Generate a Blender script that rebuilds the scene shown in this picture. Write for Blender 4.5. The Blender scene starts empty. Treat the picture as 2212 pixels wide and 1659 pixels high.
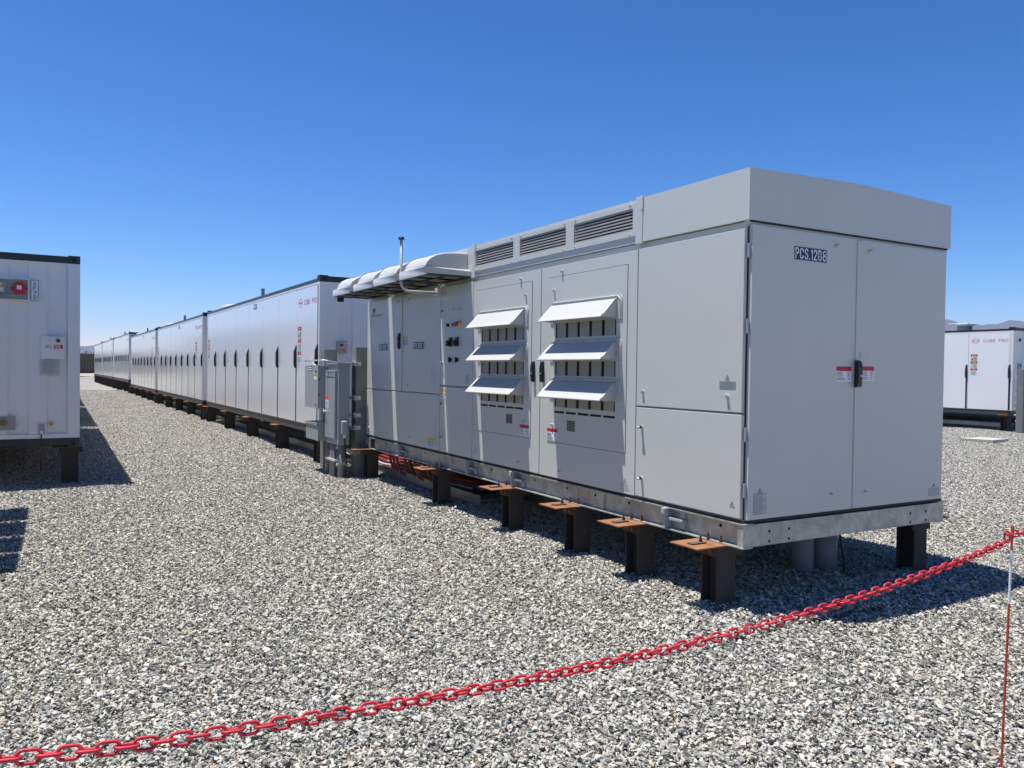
import bpy, bmesh, math, random
import numpy as np
from mathutils import Vector, Matrix
random.seed(7); rng = np.random.default_rng(7)
D = bpy.data; C = bpy.context.scene.collection
sc = bpy.context.scene

# ---------------------------------------------------------------- camera
CAM = Vector((-3.706, -3.5308, 1.58)); YAW, PITCH, ROLL = 0.5217, -0.0174, 0.0136
fw = Vector((math.sin(YAW)*math.cos(PITCH), math.cos(YAW)*math.cos(PITCH), math.sin(PITCH)))
r0 = Vector((math.cos(YAW), -math.sin(YAW), 0)); u0 = r0.cross(fw)
rr = math.cos(ROLL)*r0 + math.sin(ROLL)*u0; uu = -math.sin(ROLL)*r0 + math.cos(ROLL)*u0
cd = D.cameras.new('camera'); cam = D.objects.new('camera', cd); C.objects.link(cam)
m = Matrix((rr, uu, -fw)).transposed().to_4x4(); m.translation = CAM; cam.matrix_world = m
cd.sensor_width = 36; cd.lens = 36*1707.8/2212; cd.clip_start = 0.05; cd.clip_end = 40000
sc.camera = cam
# ---------------------------------------------------------------- sun, sky, exposure
TOSUN = Vector((-0.21, 0.14, 1)).normalized()
EL = math.asin(TOSUN.z)
w = D.worlds.new("World"); sc.world = w; w.use_nodes = True; nt = w.node_tree
for n in list(nt.nodes): nt.nodes.remove(n)
sky = nt.nodes.new('ShaderNodeTexSky'); sky.sky_type = 'NISHITA'; sky.sun_disc = False
sky.sun_elevation = EL; sky.sun_rotation = math.atan2(TOSUN.x, TOSUN.y)
sky.altitude = 600; sky.air_density = 1.0; sky.dust_density = 0.0; sky.ozone_density = 10.0
bg = nt.nodes.new('ShaderNodeBackground'); bg.inputs[1].default_value = 0.075
wo = nt.nodes.new('ShaderNodeOutputWorld')
# deep dry-air blue: a per-channel contrast grade of the sky texture
sx = nt.nodes.new('ShaderNodeSeparateColor'); cx = nt.nodes.new('ShaderNodeCombineColor'); nt.links.new(sky.outputs[0], sx.inputs[0])
for i, (k, g_) in enumerate(((0.365, 1.97), (0.61, 1.43), (0.78, 1.31))):
    pw = nt.nodes.new('ShaderNodeMath'); pw.operation = 'POWER'; pw.inputs[1].default_value = g_
    ml = nt.nodes.new('ShaderNodeMath'); ml.operation = 'MULTIPLY'; ml.inputs[1].default_value = k
    nt.links.new(sx.outputs[i], pw.inputs[0]); nt.links.new(pw.outputs[0], ml.inputs[0]); nt.links.new(ml.outputs[0], cx.inputs[i])
nt.links.new(cx.outputs[0], bg.inputs[0]); nt.links.new(bg.outputs[0], wo.inputs[0])
ld = D.lights.new('sun', 'SUN'); ld.energy = 5.0; ld.angle = math.radians(0.5); ld.color = (1, 0.975, 0.93)
sun = D.objects.new('sun', ld); C.objects.link(sun); sun.location = (0, 0, 30)
sun.rotation_euler = TOSUN.to_track_quat('Z', 'Y').to_euler()
sc.view_settings.view_transform = 'Standard'; sc.view_settings.look = 'None'
sc.view_settings.exposure = 0.55; sc.view_settings.gamma = 1

# ---------------------------------------------------------------- materials
def mat(name, col, rough=0.5, metal=0.0, noise=None, bump=None, coat=0, spec=0.5, c2=None, nscale=4, dist=0.0, stretch=None):
    """noise: amount of colour variation (0..1) between col and c2"""
    M = D.materials.new(name); M.use_nodes = True; t = M.node_tree; b = t.nodes['Principled BSDF']
    b.inputs['Base Color'].default_value = (*col, 1); b.inputs['Roughness'].default_value = rough
    b.inputs['Metallic'].default_value = metal; b.inputs['Specular IOR Level'].default_value = spec
    b.inputs['Coat Weight'].default_value = coat; b.inputs['Coat Roughness'].default_value = 0.08
    if noise or bump:
        tc = t.nodes.new('ShaderNodeTexCoord'); mp = t.nodes.new('ShaderNodeMapping')
        t.links.new(tc.outputs['Object'], mp.inputs[0])
        if stretch: mp.inputs['Scale'].default_value = stretch
    if noise:
        n = t.nodes.new('ShaderNodeTexNoise'); n.inputs['Scale'].default_value = nscale; n.inputs['Detail'].default_value = 8
        n.inputs['Distortion'].default_value = dist; n.inputs['Roughness'].default_value = 0.65
        t.links.new(mp.outputs[0], n.inputs['Vector'])
        r = t.nodes.new('ShaderNodeValToRGB'); r.color_ramp.elements[0].position = 0.5-0.25; r.color_ramp.elements[1].position = 0.5+0.25
        c2 = c2 or tuple(x*(1-noise) for x in col)
        r.color_ramp.elements[0].color = (*c2, 1); r.color_ramp.elements[1].color = (*col, 1)
        t.links.new(n.outputs['Fac'], r.inputs[0]); t.links.new(r.outputs[0], b.inputs['Base Color'])
        mr = t.nodes.new('ShaderNodeMapRange'); mr.inputs['To Min'].default_value = min(1, rough*1.25); mr.inputs['To Max'].default_value = rough*0.85
        t.links.new(n.outputs['Fac'], mr.inputs[0]); t.links.new(mr.outputs[0], b.inputs['Roughness'])
    if bump:
        n2 = t.nodes.new('ShaderNodeTexNoise'); n2.inputs['Scale'].default_value = bump[0]; n2.inputs['Detail'].default_value = 3
        t.links.new(mp.outputs[0], n2.inputs['Vector'])
        bm_ = t.nodes.new('ShaderNodeBump'); bm_.inputs['Strength'].default_value = bump[1]; bm_.inputs['Distance'].default_value = bump[2]
        t.links.new(n2.outputs['Fac'], bm_.inputs['Height']); t.links.new(bm_.outputs[0], b.inputs['Normal'])
    return M
M_PCS = mat('light_grey_paint', (0.565, 0.565, 0.515), 0.40, noise=0.035, nscale=1.3, bump=(1.2, 0.25, 0.02), coat=0.25)
M_HOOD = mat('off_white_plastic', (0.50, 0.495, 0.465), 0.38, noise=0.04, bump=(60, 0.1, 0.002))
M_GAP_SHADE = mat('painted_gap_shade', (0.03, 0.032, 0.035), 0.7, noise=0.3)  # near-black colour puts shade into gaps, grooves and between slats
M_SLAT = mat('beige_filter_slat', (0.35, 0.345, 0.31), 0.6, noise=0.1)
M_LOUV = mat('louvre_slat', (0.40, 0.39, 0.36), 0.55, noise=0.1)
M_BLACK = mat('black_plastic', (0.012, 0.013, 0.014), 0.35, noise=0.2)
M_VOID = mat('dark_void', (0.008, 0.008, 0.009), 0.8, noise=0.2)  # near-black colour standing in for the shade inside holes and recesses
M_CHROME = mat('steel_hardware', (0.66, 0.66, 0.64), 0.3, 0.5, noise=0.1)
M_BAT = mat('battery_white_gloss', (0.86, 0.85, 0.83), 0.20, noise=0.02, nscale=0.8, bump=(1.6, 0.15, 0.010), coat=1.0)
M_BAT.node_tree.nodes['Principled BSDF'].inputs['Coat Roughness'].default_value = 0.2
M_BATM = mat('battery_white_matt', (0.78, 0.77, 0.75), 0.4, noise=0.05, nscale=2)
M_FRAME = mat('dark_green_grey_steel', (0.018, 0.026, 0.028), 0.35, noise=0.3, nscale=3)
M_SKIRT = mat('grey_brown_base_rail', (0.075, 0.07, 0.06), 0.5, noise=0.35, nscale=3)  # mottled grey-brown, paler than the frame steel
M_GALV = mat('galvanised_steel', (0.60, 0.59, 0.53), 0.42, 0.35, noise=0.5, c2=(0.21, 0.22, 0.21), nscale=7, dist=1.2, bump=(25, 0.15, 0.003))
M_TRAY = mat('tray_steel', (0.42, 0.42, 0.39), 0.4, 0.6, noise=0.3, nscale=5)
M_PILE = mat('weathered_pile_steel', (0.026, 0.020, 0.017), 0.75, noise=0.6, c2=(0.07, 0.058, 0.048), nscale=7, stretch=(1, 1, 0.25))
M_RUST = mat('orange_rust', (0.38, 0.155, 0.055), 0.8, noise=0.6, c2=(0.12, 0.055, 0.03), nscale=9, dist=1.0, bump=(90, 0.3, 0.002))
M_RUSTD = mat('dark_rust', (0.12, 0.045, 0.02), 0.8, noise=0.5, nscale=30)
M_WASH = mat('mill_scale_plate', (0.17, 0.155, 0.15), 0.55, 0.3, noise=0.4, nscale=20)
M_POST = mat('grey_green_post', (0.24, 0.255, 0.235), 0.55, 0.2, noise=0.3, nscale=6)
M_PANEL = mat('machine_grey_paint', (0.30, 0.335, 0.35), 0.33, noise=0.06, nscale=3)
M_PANEL2 = mat('pale_grey_paint', (0.36, 0.37, 0.38), 0.4, noise=0.06, nscale=3)
M_PANEL3 = mat('green_grey_paint', (0.30, 0.335, 0.32), 0.45, noise=0.1, nscale=3)
M_PVC = mat('grey_pvc', (0.30, 0.29, 0.265), 0.5, noise=0.25, nscale=6)
M_PVCB = mat('blue_grey_pvc', (0.20, 0.22, 0.24), 0.5, noise=0.2, nscale=6)
M_RED = mat('red_sticker', (0.52, 0.02, 0.035), 0.45, noise=0.06)
M_WHITE = mat('white_sticker', (0.80, 0.80, 0.79), 0.5, noise=0.03)
M_CREAM = mat('cream_sticker', (0.66, 0.64, 0.50), 0.5, noise=0.06)
M_YEL = mat('yellow_sticker', (0.75, 0.50, 0.02), 0.5, noise=0.06)
M_ORANGE = mat('orange_sticker', (0.75, 0.13, 0.02), 0.5, noise=0.06)
M_BLUE = mat('navy_sticker', (0.006, 0.034, 0.105), 0.45, noise=0.06)
M_LBLUE = mat('pale_blue_sticker', (0.42, 0.58, 0.72), 0.5, noise=0.06)
M_INK = mat('grey_ink', (0.27, 0.28, 0.29), 0.6, noise=0.05)
M_INKD = mat('dark_ink', (0.03, 0.035, 0.06), 0.6, noise=0.05)
M_LOGO = mat('logo_red', (0.62, 0.045, 0.05), 0.5, noise=0.05)
M_GREEN = mat('green_button', (0.02, 0.16, 0.09), 0.4, noise=0.05)
M_PINK = mat('red_cable', (0.26, 0.028, 0.032), 0.45, noise=0.2, nscale=12)
M_BCAB = mat('black_cable', (0.02, 0.02, 0.022), 0.5, noise=0.2)
M_GCAB = mat('grey_cable', (0.45, 0.45, 0.47), 0.5, noise=0.2)
M_CHAIN = mat('red_chain_plastic', (0.50, 0.014, 0.028), 0.5, noise=0.15, nscale=40, c2=(0.52, 0.035, 0.05), bump=(160, 0.2, 0.001))
M_POLR = mat('orange_red_fibreglass', (0.48, 0.055, 0.015), 0.4, noise=0.2, nscale=20)
M_POLW = mat('white_fibreglass', (0.72, 0.74, 0.76), 0.4, noise=0.08, nscale=20)
M_LAMPY = mat('amber_lens', (0.6, 0.42, 0.03), 0.25, noise=0.1)
M_BRASS = mat('brass_fitting', (0.30, 0.24, 0.13), 0.5, 0.4, noise=0.3, nscale=12)
M_MAROON = mat('maroon_plastic', (0.13, 0.03, 0.025), 0.4, noise=0.1)

# ---------------------------------------------------------------- helpers
class MB:
    """collects shapes, links them as ONE mesh object"""
    def __init__(s): s.v = []; s.f = []; s.mi = []; s.mats = []; s.cur = 0; s.smooth = []
    def use(s, m):
        if m not in s.mats: s.mats.append(m)
        s.cur = s.mats.index(m); return s
    def add(s, vs, fs, smooth=False):
        o = len(s.v); s.v += [tuple(v) for v in vs]
        for f in fs: s.f.append(tuple(i+o for i in f)); s.mi.append(s.cur); s.smooth.append(smooth)
        return s
    def box(s, x0, x1, y0, y1, z0, z1, b=0.0):
        x0, x1 = min(x0, x1), max(x0, x1); y0, y1 = min(y0, y1), max(y0, y1); z0, z1 = min(z0, z1), max(z0, z1)
        if b <= 0:
            vs = [(x0,y0,z0),(x1,y0,z0),(x1,y1,z0),(x0,y1,z0),(x0,y0,z1),(x1,y0,z1),(x1,y1,z1),(x0,y1,z1)]
            return s.add(vs, [(0,3,2,1),(4,5,6,7),(0,1,5,4),(1,2,6,5),(2,3,7,6),(3,0,4,7)])
        bm = bmesh.new(); bmesh.ops.create_cube(bm, size=1)
        for v in bm.verts: v.co = Vector(((x0+x1)/2+v.co.x*(x1-x0), (y0+y1)/2+v.co.y*(y1-y0), (z0+z1)/2+v.co.z*(z1-z0)))
        bmesh.ops.bevel(bm, geom=bm.edges[:], offset=b, segments=2, affect='EDGES', profile=0.5)
        bm.verts.index_update()
        s.add([v.co.copy() for v in bm.verts], [[v.index for v in f.verts] for f in bm.faces]); bm.free(); return s
    def prism(s, poly, axis, a0, a1, smooth=False):
        """poly of 2-D points extruded along axis; axis 0:(y,z) 1:(x,z) 2:(x,y)"""
        def P(p, a):
            return (a, p[0], p[1]) if axis == 0 else ((p[0], a, p[1]) if axis == 1 else (p[0], p[1], a))
        n = len(poly); vs = [P(p, a0) for p in poly]+[P(p, a1) for p in poly]
        fs = [tuple(range(n))[::-1], tuple(range(n, 2*n))]+[(i, (i+1) % n, n+(i+1) % n, n+i) for i in range(n)]
        return s.add(vs, fs, smooth)
    def cyl(s, p0, p1, r, n=16, r1=None, cap=True):
        p0 = Vector(p0); p1 = Vector(p1); r1 = r if r1 is None else r1
        d = (p1-p0).normalized(); a = d.orthogonal().normalized(); b = d.cross(a)
        vs = [p0+r*(math.cos(t)*a+math.sin(t)*b) for t in [2*math.pi*i/n for i in range(n)]]
        vs += [p1+r1*(math.cos(t)*a+math.sin(t)*b) for t in [2*math.pi*i/n for i in range(n)]]
        s.add(vs, [(i, (i+1) % n, n+(i+1) % n, n+i) for i in range(n)], True)
        if cap: s.add(vs, [tuple(range(n))[::-1], tuple(range(n, 2*n))])
        return s
    def tube(s, pts, r, n=10, closed=False):
        pts = [Vector(p) for p in pts]; N = len(pts); rings = []
        prev = None
        for i, p in enumerate(pts):
            if closed: d = (pts[(i+1) % N]-pts[i-1]).normalized()
            else: d = (pts[min(i+1, N-1)]-pts[max(i-1, 0)]).normalized()
            a = d.orthogonal().normalized() if prev is None else (prev-prev.dot(d)*d).normalized()
            prev = a; b = d.cross(a)
            rings += [p+r*(math.cos(t)*a+math.sin(t)*b) for t in [2*math.pi*k/n for k in range(n)]]
        fs = []
        for i in range(N if closed else N-1):
            j = (i+1) % N
            fs += [(i*n+k, i*n+(k+1) % n, j*n+(k+1) % n, j*n+k) for k in range(n)]
        if not closed: fs += [tuple(range(n))[::-1], tuple(range((N-1)*n, N*n))]
        return s.add(rings, fs, True)
    def build(s, name, m=None, parent=None, label=None):
        me = D.meshes.new(name); me.from_pydata(s.v, [], s.f)
        mats = s.mats or [m]
        for x in mats: me.materials.append(x)
        if len(mats) > 1: me.polygons.foreach_set('material_index', s.mi)
        me.polygons.foreach_set('use_smooth', s.smooth)
        me.update()
        o = D.objects.new(name, me); C.objects.link(o)
        if parent is not None: o.parent = parent
        if label: o['label'] = label
        return o
def tag(o, label, cat, group=None):
    o['label'] = label; o['category'] = cat
    if group: o['group'] = group
    return o
def empty(name, loc=(0,0,0), rz=0):
    o = D.objects.new(name, None); C.objects.link(o); o.location = loc; o.rotation_euler = (0, 0, rz); o.empty_display_size = 0.2
    return o
def children(o): return [c for c in D.objects if c.parent == o]
def copy_tree(o, parent=None, skip=()):
    c = o.copy(); C.objects.link(c)
    if parent is not None: c.parent = parent
    for ch in list(KIDS.get(o, [])) if KIDS else children(o):
        if ch.name.split('.')[0] in skip: continue
        copy_tree(ch, c, skip)
    return c
KIDS = {}
def index_kids():
    KIDS.clear()
    for c in D.objects:
        if c.parent is not None: KIDS.setdefault(c.parent, []).append(c)

class Face:
    """a flat face: a to the right, b up, c out of it"""
    def __init__(s, O, R, N): s.O = Vector(O); s.R = Vector(R); s.U = Vector((0, 0, 1)); s.N = Vector(N)
    def p(s, a, b, c=0): return s.O+a*s.R+b*s.U+c*s.N
    def box(s, mb, a0, a1, b0, b1, c0, c1, bev=0.0):
        p, q = s.p(a0, b0, c0), s.p(a1, b1, c1); return mb.box(p.x, q.x, p.y, q.y, p.z, q.z, bev)
    def poly(s, mb, pts, c0, c1):
        n = len(pts); vs = [s.p(a, b, c0) for a, b in pts]+[s.p(a, b, c1) for a, b in pts]
        return mb.add(vs, [tuple(range(n))[::-1], tuple(range(n, 2*n))]+[(i, (i+1) % n, n+(i+1) % n, n+i) for i in range(n)])
    def sheet(s, name, mt, a0, a1, b0, b1, parent, c=0.0015, label=None):
        mb = MB(); s.box(mb, a0, a1, b0, b1, -0.001, c); return mb.build(name, mt, parent, label)
    def text(s, body, a0, b0, h, mt, parent, width=None, c=0.002, bold=0.0, name='lettering'):
        cu = D.curves.new('t', 'FONT'); cu.body = body; cu.size = 1; cu.offset = bold; cu.resolution_u = 3; cu.extrude = 0
        o = D.objects.new('t', cu); C.objects.link(o); dg = bpy.context.evaluated_depsgraph_get()
        me = D.meshes.new_from_object(o.evaluated_get(dg)); D.objects.remove(o); D.curves.remove(cu)
        xs = [v.co.x for v in me.vertices]; ys = [v.co.y for v in me.vertices]
        sy = h/(max(ys)-min(ys)); sx = (width/(max(xs)-min(xs))) if width else sy
        x0, y0 = min(xs), min(ys)
        for v in me.vertices: v.co = s.p(a0+(v.co.x-x0)*sx, b0+(v.co.y-y0)*sy, c)
        me.materials.clear(); me.materials.append(mt); me.name = name
        o = D.objects.new(name, me); C.objects.link(o); o.parent = parent; return o
    def stroke(s, body, a0, b0, h, wd, mt, parent, th=0.15, c=0.002, name='lettering'):
        """condensed sign lettering built from thick strokes, cap height h, total width wd"""
        arc = lambda cx, cy, rx, ry, t0, t1, n=7: [(cx+rx*math.cos(math.radians(t)), cy+ry*math.sin(math.radians(t))) for t in np.linspace(t0, t1, n)]
        G = {'P': [[(0, 0), (0, 1), (.25, 1)]+arc(.25, .74, .25, .26, 90, -90)+[(0, .48)]], 'C': [arc(.25, .75, .25, .25, 0, 180)+arc(.25, .25, .25, .25, 180, 360)],
             'S': [arc(.25, .76, .25, .24, 10, 210)+arc(.25, .24, .25, .26, 60, -170)], '.': [[(0, 0), (0, .02)]], '1': [[(.0, .80), (.16, 1), (.16, 0)]],
             '2': [arc(.25, .75, .25, .25, 175, -35)+[(0, 0), (.5, 0)]], 'B': [[(0, 0), (0, 1), (.25, 1)]+arc(.25, .76, .22, .24, 90, -90)+[(0, .52), (.25, .52)]+arc(.25, .26, .25, .26, 90, -90)+[(0, 0)]],
             '8': [arc(.25, .76, .22, .24, 0, 360, 14), arc(.25, .26, .25, .26, 0, 360, 14)], 'U': [[(0, 1), (0, .25)]+arc(.25, .25, .25, .25, 180, 360)+[(.5, 1)]],
             'A': [[(0, 0), (.27, 1), (.54, 0)], [(.09, .32), (.45, .32)]], 'F': [[(0, 0), (0, 1), (.5, 1)], [(0, .53), (.42, .53)]], '7': [[(0, 1), (.5, 1), (.18, 0)]],
             'N': [[(0, 0), (0, 1), (.5, 0), (.5, 1)]], 'L': [[(0, 1), (0, 0), (.45, 0)]], '4': [[(.38, 0), (.38, 1), (0, .3), (.52, .3)]], '0': [arc(.25, .75, .25, .25, 0, 180)+arc(.25, .25, .25, .25, 180, 360)+[(.5, .75)]],
             'E': [[(.46, 1), (0, 1), (0, 0), (.46, 0)], [(0, .52), (.4, .52)]], 'R': [[(0, 0), (0, 1), (.25, 1)]+arc(.25, .75, .25, .25, 90, -90)+[(0, .5)], [(.25, .5), (.52, 0)]],
             'O': [arc(.25, .75, .25, .25, 0, 180)+arc(.25, .25, .25, .25, 180, 360)+[(.5, .75)]], 'Y': [[(0, 1), (.27, .45), (.54, 1)], [(.27, .45), (.27, 0)]], 'D': [[(0, 0), (0, 1), (.2, 1)]+arc(.2, .7, .3, .3, 90, 0)+arc(.2, .3, .3, .3, 0, -90)+[(0, 0)]]}
        gap = 0.22+th*0.9; x = 0; items = []
        for ch in body:
            if ch == ' ': x += 0.45; continue
            w_ = max(p[0] for st in G[ch] for p in st); items.append((ch, x)); x += w_+gap
        tot = x-gap; sx_ = (wd-th*h*0.55)/tot; sy_ = h*(1-th); mb = MB(); t2 = th*h/2
        for k, (ch, xo) in enumerate(items):
            for q, st in enumerate(G[ch]):
                P = [Vector((a0+t2*0.55+(xo+px)*sx_, b0+t2+py*sy_)) for px, py in st]; L_ = []; R2 = []
                for i, p in enumerate(P):
                    d = (P[min(i+1, len(P)-1)]-P[i]); d0 = (P[i]-P[max(i-1, 0)])
                    if d.length < 1e-9: d = d0
                    if d0.length < 1e-9: d0 = d
                    d.normalize(); d0.normalize(); b_ = (d+d0); b_ = b_.normalized() if b_.length > 1e-6 else d; n_ = Vector((-b_.y, b_.x)); k_ = t2/max(0.45, abs(b_.dot(d)))
                    e_ = b_*t2*(0 if 0 < i < len(P)-1 else (1 if i else -1))
                    L_.append(p+n_*k_+e_); R2.append(p-n_*k_+e_)
                vs = [s.p(v.x, v.y, c+0.00004*(q+k % 2)) for v in L_+R2]; m_ = len(P)
                mb.add(vs, [(i, i+1, m_+i+1, m_+i) for i in range(m_-1)])
        return mb.build(name, mt, parent)
    def lines(s, mb, a0, a1, b0, b1, n, fill=0.45, ragged=0.3, c=0.0028):
        dz = (b1-b0)/n
        for i in range(n):
            L = (a1-a0)*(1-random.random()*ragged)
            y = b1-(i+0.5)*dz; s.box(mb, a0, a0+L, y-dz*fill/2, y+dz*fill/2, 0.0005, c)
    def warn(s, a, b, h, mb):
        """outline warning triangle with a bolt, centre-bottom at (a,b)"""
        w_ = h*0.58; t = h*0.07
        P = [(a-w_, b), (a+w_, b), (a, b+h)]; Q = [(a-w_+2.2*t, b+t), (a+w_-2.2*t, b+t), (a, b+h-2.4*t)]
        for i in range(3):
            j = (i+1) % 3; s.poly(mb, [P[i], P[j], Q[j], Q[i]], 0.0005, 0.002)
        s.poly(mb, [(a+0.02*h, b+0.62*h), (a-0.12*h, b+0.32*h), (a, b+0.34*h), (a-0.03*h, b+0.12*h), (a+0.13*h, b+0.42*h), (a+0.0*h, b+0.42*h)], 0.0005, 0.002)

# ---------------------------------------------------------------- ground heights
def sst(a, b, x):
    t = min(1, max(0, (x-a)/(b-a))); return t*t*(3-2*t)
def gz(x, y):
    base = 0.05*sst(5, 20, y)+0.10*sst(25, 46, y)
    mound = 0.075*sst(-1.1, -0.15, x)*sst(-0.75, 0.1, y)*(1-sst(2.4, 3.6, x))*(1-0.3*sst(45, 60, y))
    und = 0.012*math.sin(1.3*x+0.7*y)*math.sin(0.9*y-0.4*x+1)+0.006*math.sin(3.1*x-1.7*y)
    far = sst(160, 400, math.hypot(x, y))
    dip = -0.07*(1-sst(-2.4, -0.9, y))
    return (base+mound+und+dip)*(1-far)-0.3*far

def gravel_shader(name, island):
    M = D.materials.new(name); M.use_nodes = True; t = M.node_tree; b = t.nodes['Principled BSDF']; L = t.links
    b.inputs['Roughness'].default_value = 0.8; b.inputs['Specular IOR Level'].default_value = 0.35
    tc = t.nodes.new('ShaderNodeTexCoord')
    ramp = t.nodes.new('ShaderNodeValToRGB'); ramp.color_ramp.interpolation = 'CONSTANT'
    cols = [(0.0,(0.10,0.105,0.10)),(0.09,(0.20,0.20,0.185)),(0.20,(0.48,0.465,0.415)),(0.34,(0.32,0.33,0.31)),(0.44,(0.64,0.62,0.56)),
            (0.60,(0.50,0.475,0.42)),(0.70,(0.28,0.285,0.275)),(0.77,(0.52,0.505,0.47)),(0.86,(0.70,0.68,0.63)),(0.935,(0.48,0.38,0.27)),(0.955,(0.36,0.40,0.40)),(0.98,(0.52,0.42,0.36))]
    cols = [(p, (c[0]*0.90, c[1]*0.875, c[2]*0.83)) for p, c in cols]
    e = ramp.color_ramp.elements
    e[0].position = 0; e[0].color = (*cols[0][1], 1); e[1].position = cols[1][0]; e[1].color = (*cols[1][1], 1)
    for p, c in cols[2:]:
        k = e.new(p); k.color = (*c, 1)
    n = t.nodes.new('ShaderNodeTexNoise'); n.inputs['Detail'].default_value = 4
    mx = t.nodes.new('ShaderNodeMixRGB'); mx.blend_type = 'MULTIPLY'; mx.inputs[0].default_value = 0.5
    r2 = t.nodes.new('ShaderNodeValToRGB'); r2.color_ramp.elements[0].position = 0.3; r2.color_ramp.elements[0].color = (0.5,0.5,0.5,1); r2.color_ramp.elements[1].position = 0.7; r2.color_ramp.elements[1].color = (1.3,1.3,1.3,1)
    if island:
        g = t.nodes.new('ShaderNodeNewGeometry'); oi = t.nodes.new('ShaderNodeObjectInfo')
        ad = t.nodes.new('ShaderNodeMath'); ad.operation = 'ADD'; fr = t.nodes.new('ShaderNodeMath'); fr.operation = 'FRACT'
        L.new(g.outputs['Random Per Island'], ad.inputs[0]); L.new(oi.outputs['Random'], ad.inputs[1]); L.new(ad.outputs[0], fr.inputs[0])
        L.new(fr.outputs[0], ramp.inputs[0]); n.inputs['Scale'].default_value = 70
        L.new(tc.outputs['Object'], n.inputs['Vector'])
    else:
        v = t.nodes.new('ShaderNodeTexVoronoi'); v.inputs['Scale'].default_value = 38; L.new(tc.outputs['Object'], v.inputs['Vector'])
        sp = t.nodes.new('ShaderNodeSeparateColor'); L.new(v.outputs['Color'], sp.inputs[0]); L.new(sp.outputs[0], ramp.inputs[0])
        n.inputs['Scale'].default_value = 0.6; L.new(tc.outputs['Object'], n.inputs['Vector'])
        bp = t.nodes.new('ShaderNodeBump'); bp.inputs['Distance'].default_value = 0.02; bp.inputs['Strength'].default_value = 1; bp.invert = True
        L.new(v.outputs['Distance'], bp.inputs['Height']); L.new(bp.outputs[0], b.inputs['Normal'])
        mx.inputs[0].default_value = 1.0; r2.color_ramp.elements[0].color = (0.60,0.60,0.60,1); r2.color_ramp.elements[1].color = (0.82,0.81,0.79,1)  # bed colour darkened in place of the shadows between stones
    L.new(n.outputs['Fac'], r2.inputs[0]); L.new(ramp.outputs[0], mx.inputs[1]); L.new(r2.outputs[0], mx.inputs[2])
    L.new(mx.outputs[0], b.inputs['Base Color'])
    return M
M_GROUND = gravel_shader('gravel_bed', False); M_STONE = gravel_shader('crushed_stone', True)

# ground sheet, out to the horizon
def spaced(lo, hi, near0, near1, step, grow=1.35):
    a = list(np.arange(near0, near1+1e-6, step)); s = step; x = near1
    while x < hi: s *= grow; x = min(hi, x+s); a.append(x)
    s = step; x = near0; pre = []
    while x > lo: s *= grow; x = max(lo, x-s); pre.append(x)
    return pre[::-1]+a
gx = spaced(-14000, 14000, -8, 8, 0.4); gy = spaced(-14000, 14000, -6, 48, 0.5)
vs = [(x, y, gz(x, y)-0.03) for y in gy for x in gx]; nx = len(gx)
fs = [(j*nx+i, j*nx+i+1, (j+1)*nx+i+1, (j+1)*nx+i) for j in range(len(gy)-1) for i in range(nx-1)]
g = MB().add(vs, fs, True).build('ground', M_GROUND); g['kind'] = 'structure'

# sandy road strip in front of the fence
M_SAND = mat('sandy_track', (0.40, 0.34, 0.26), 0.9, noise=0.25, nscale=0.5)
mb = MB()
ys = [104, 112, 120, 128, 134]; xs = list(np.linspace(-90, 160, 60))
mb.add([(x, y, gz(x, y)+0.03) for y in ys for x in xs], [(j*60+i, j*60+i+1, (j+1)*60+i+1, (j+1)*60+i) for j in range(4) for i in range(59)], True)
o = mb.build('sandy_road', M_SAND); o['kind'] = 'structure'

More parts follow.
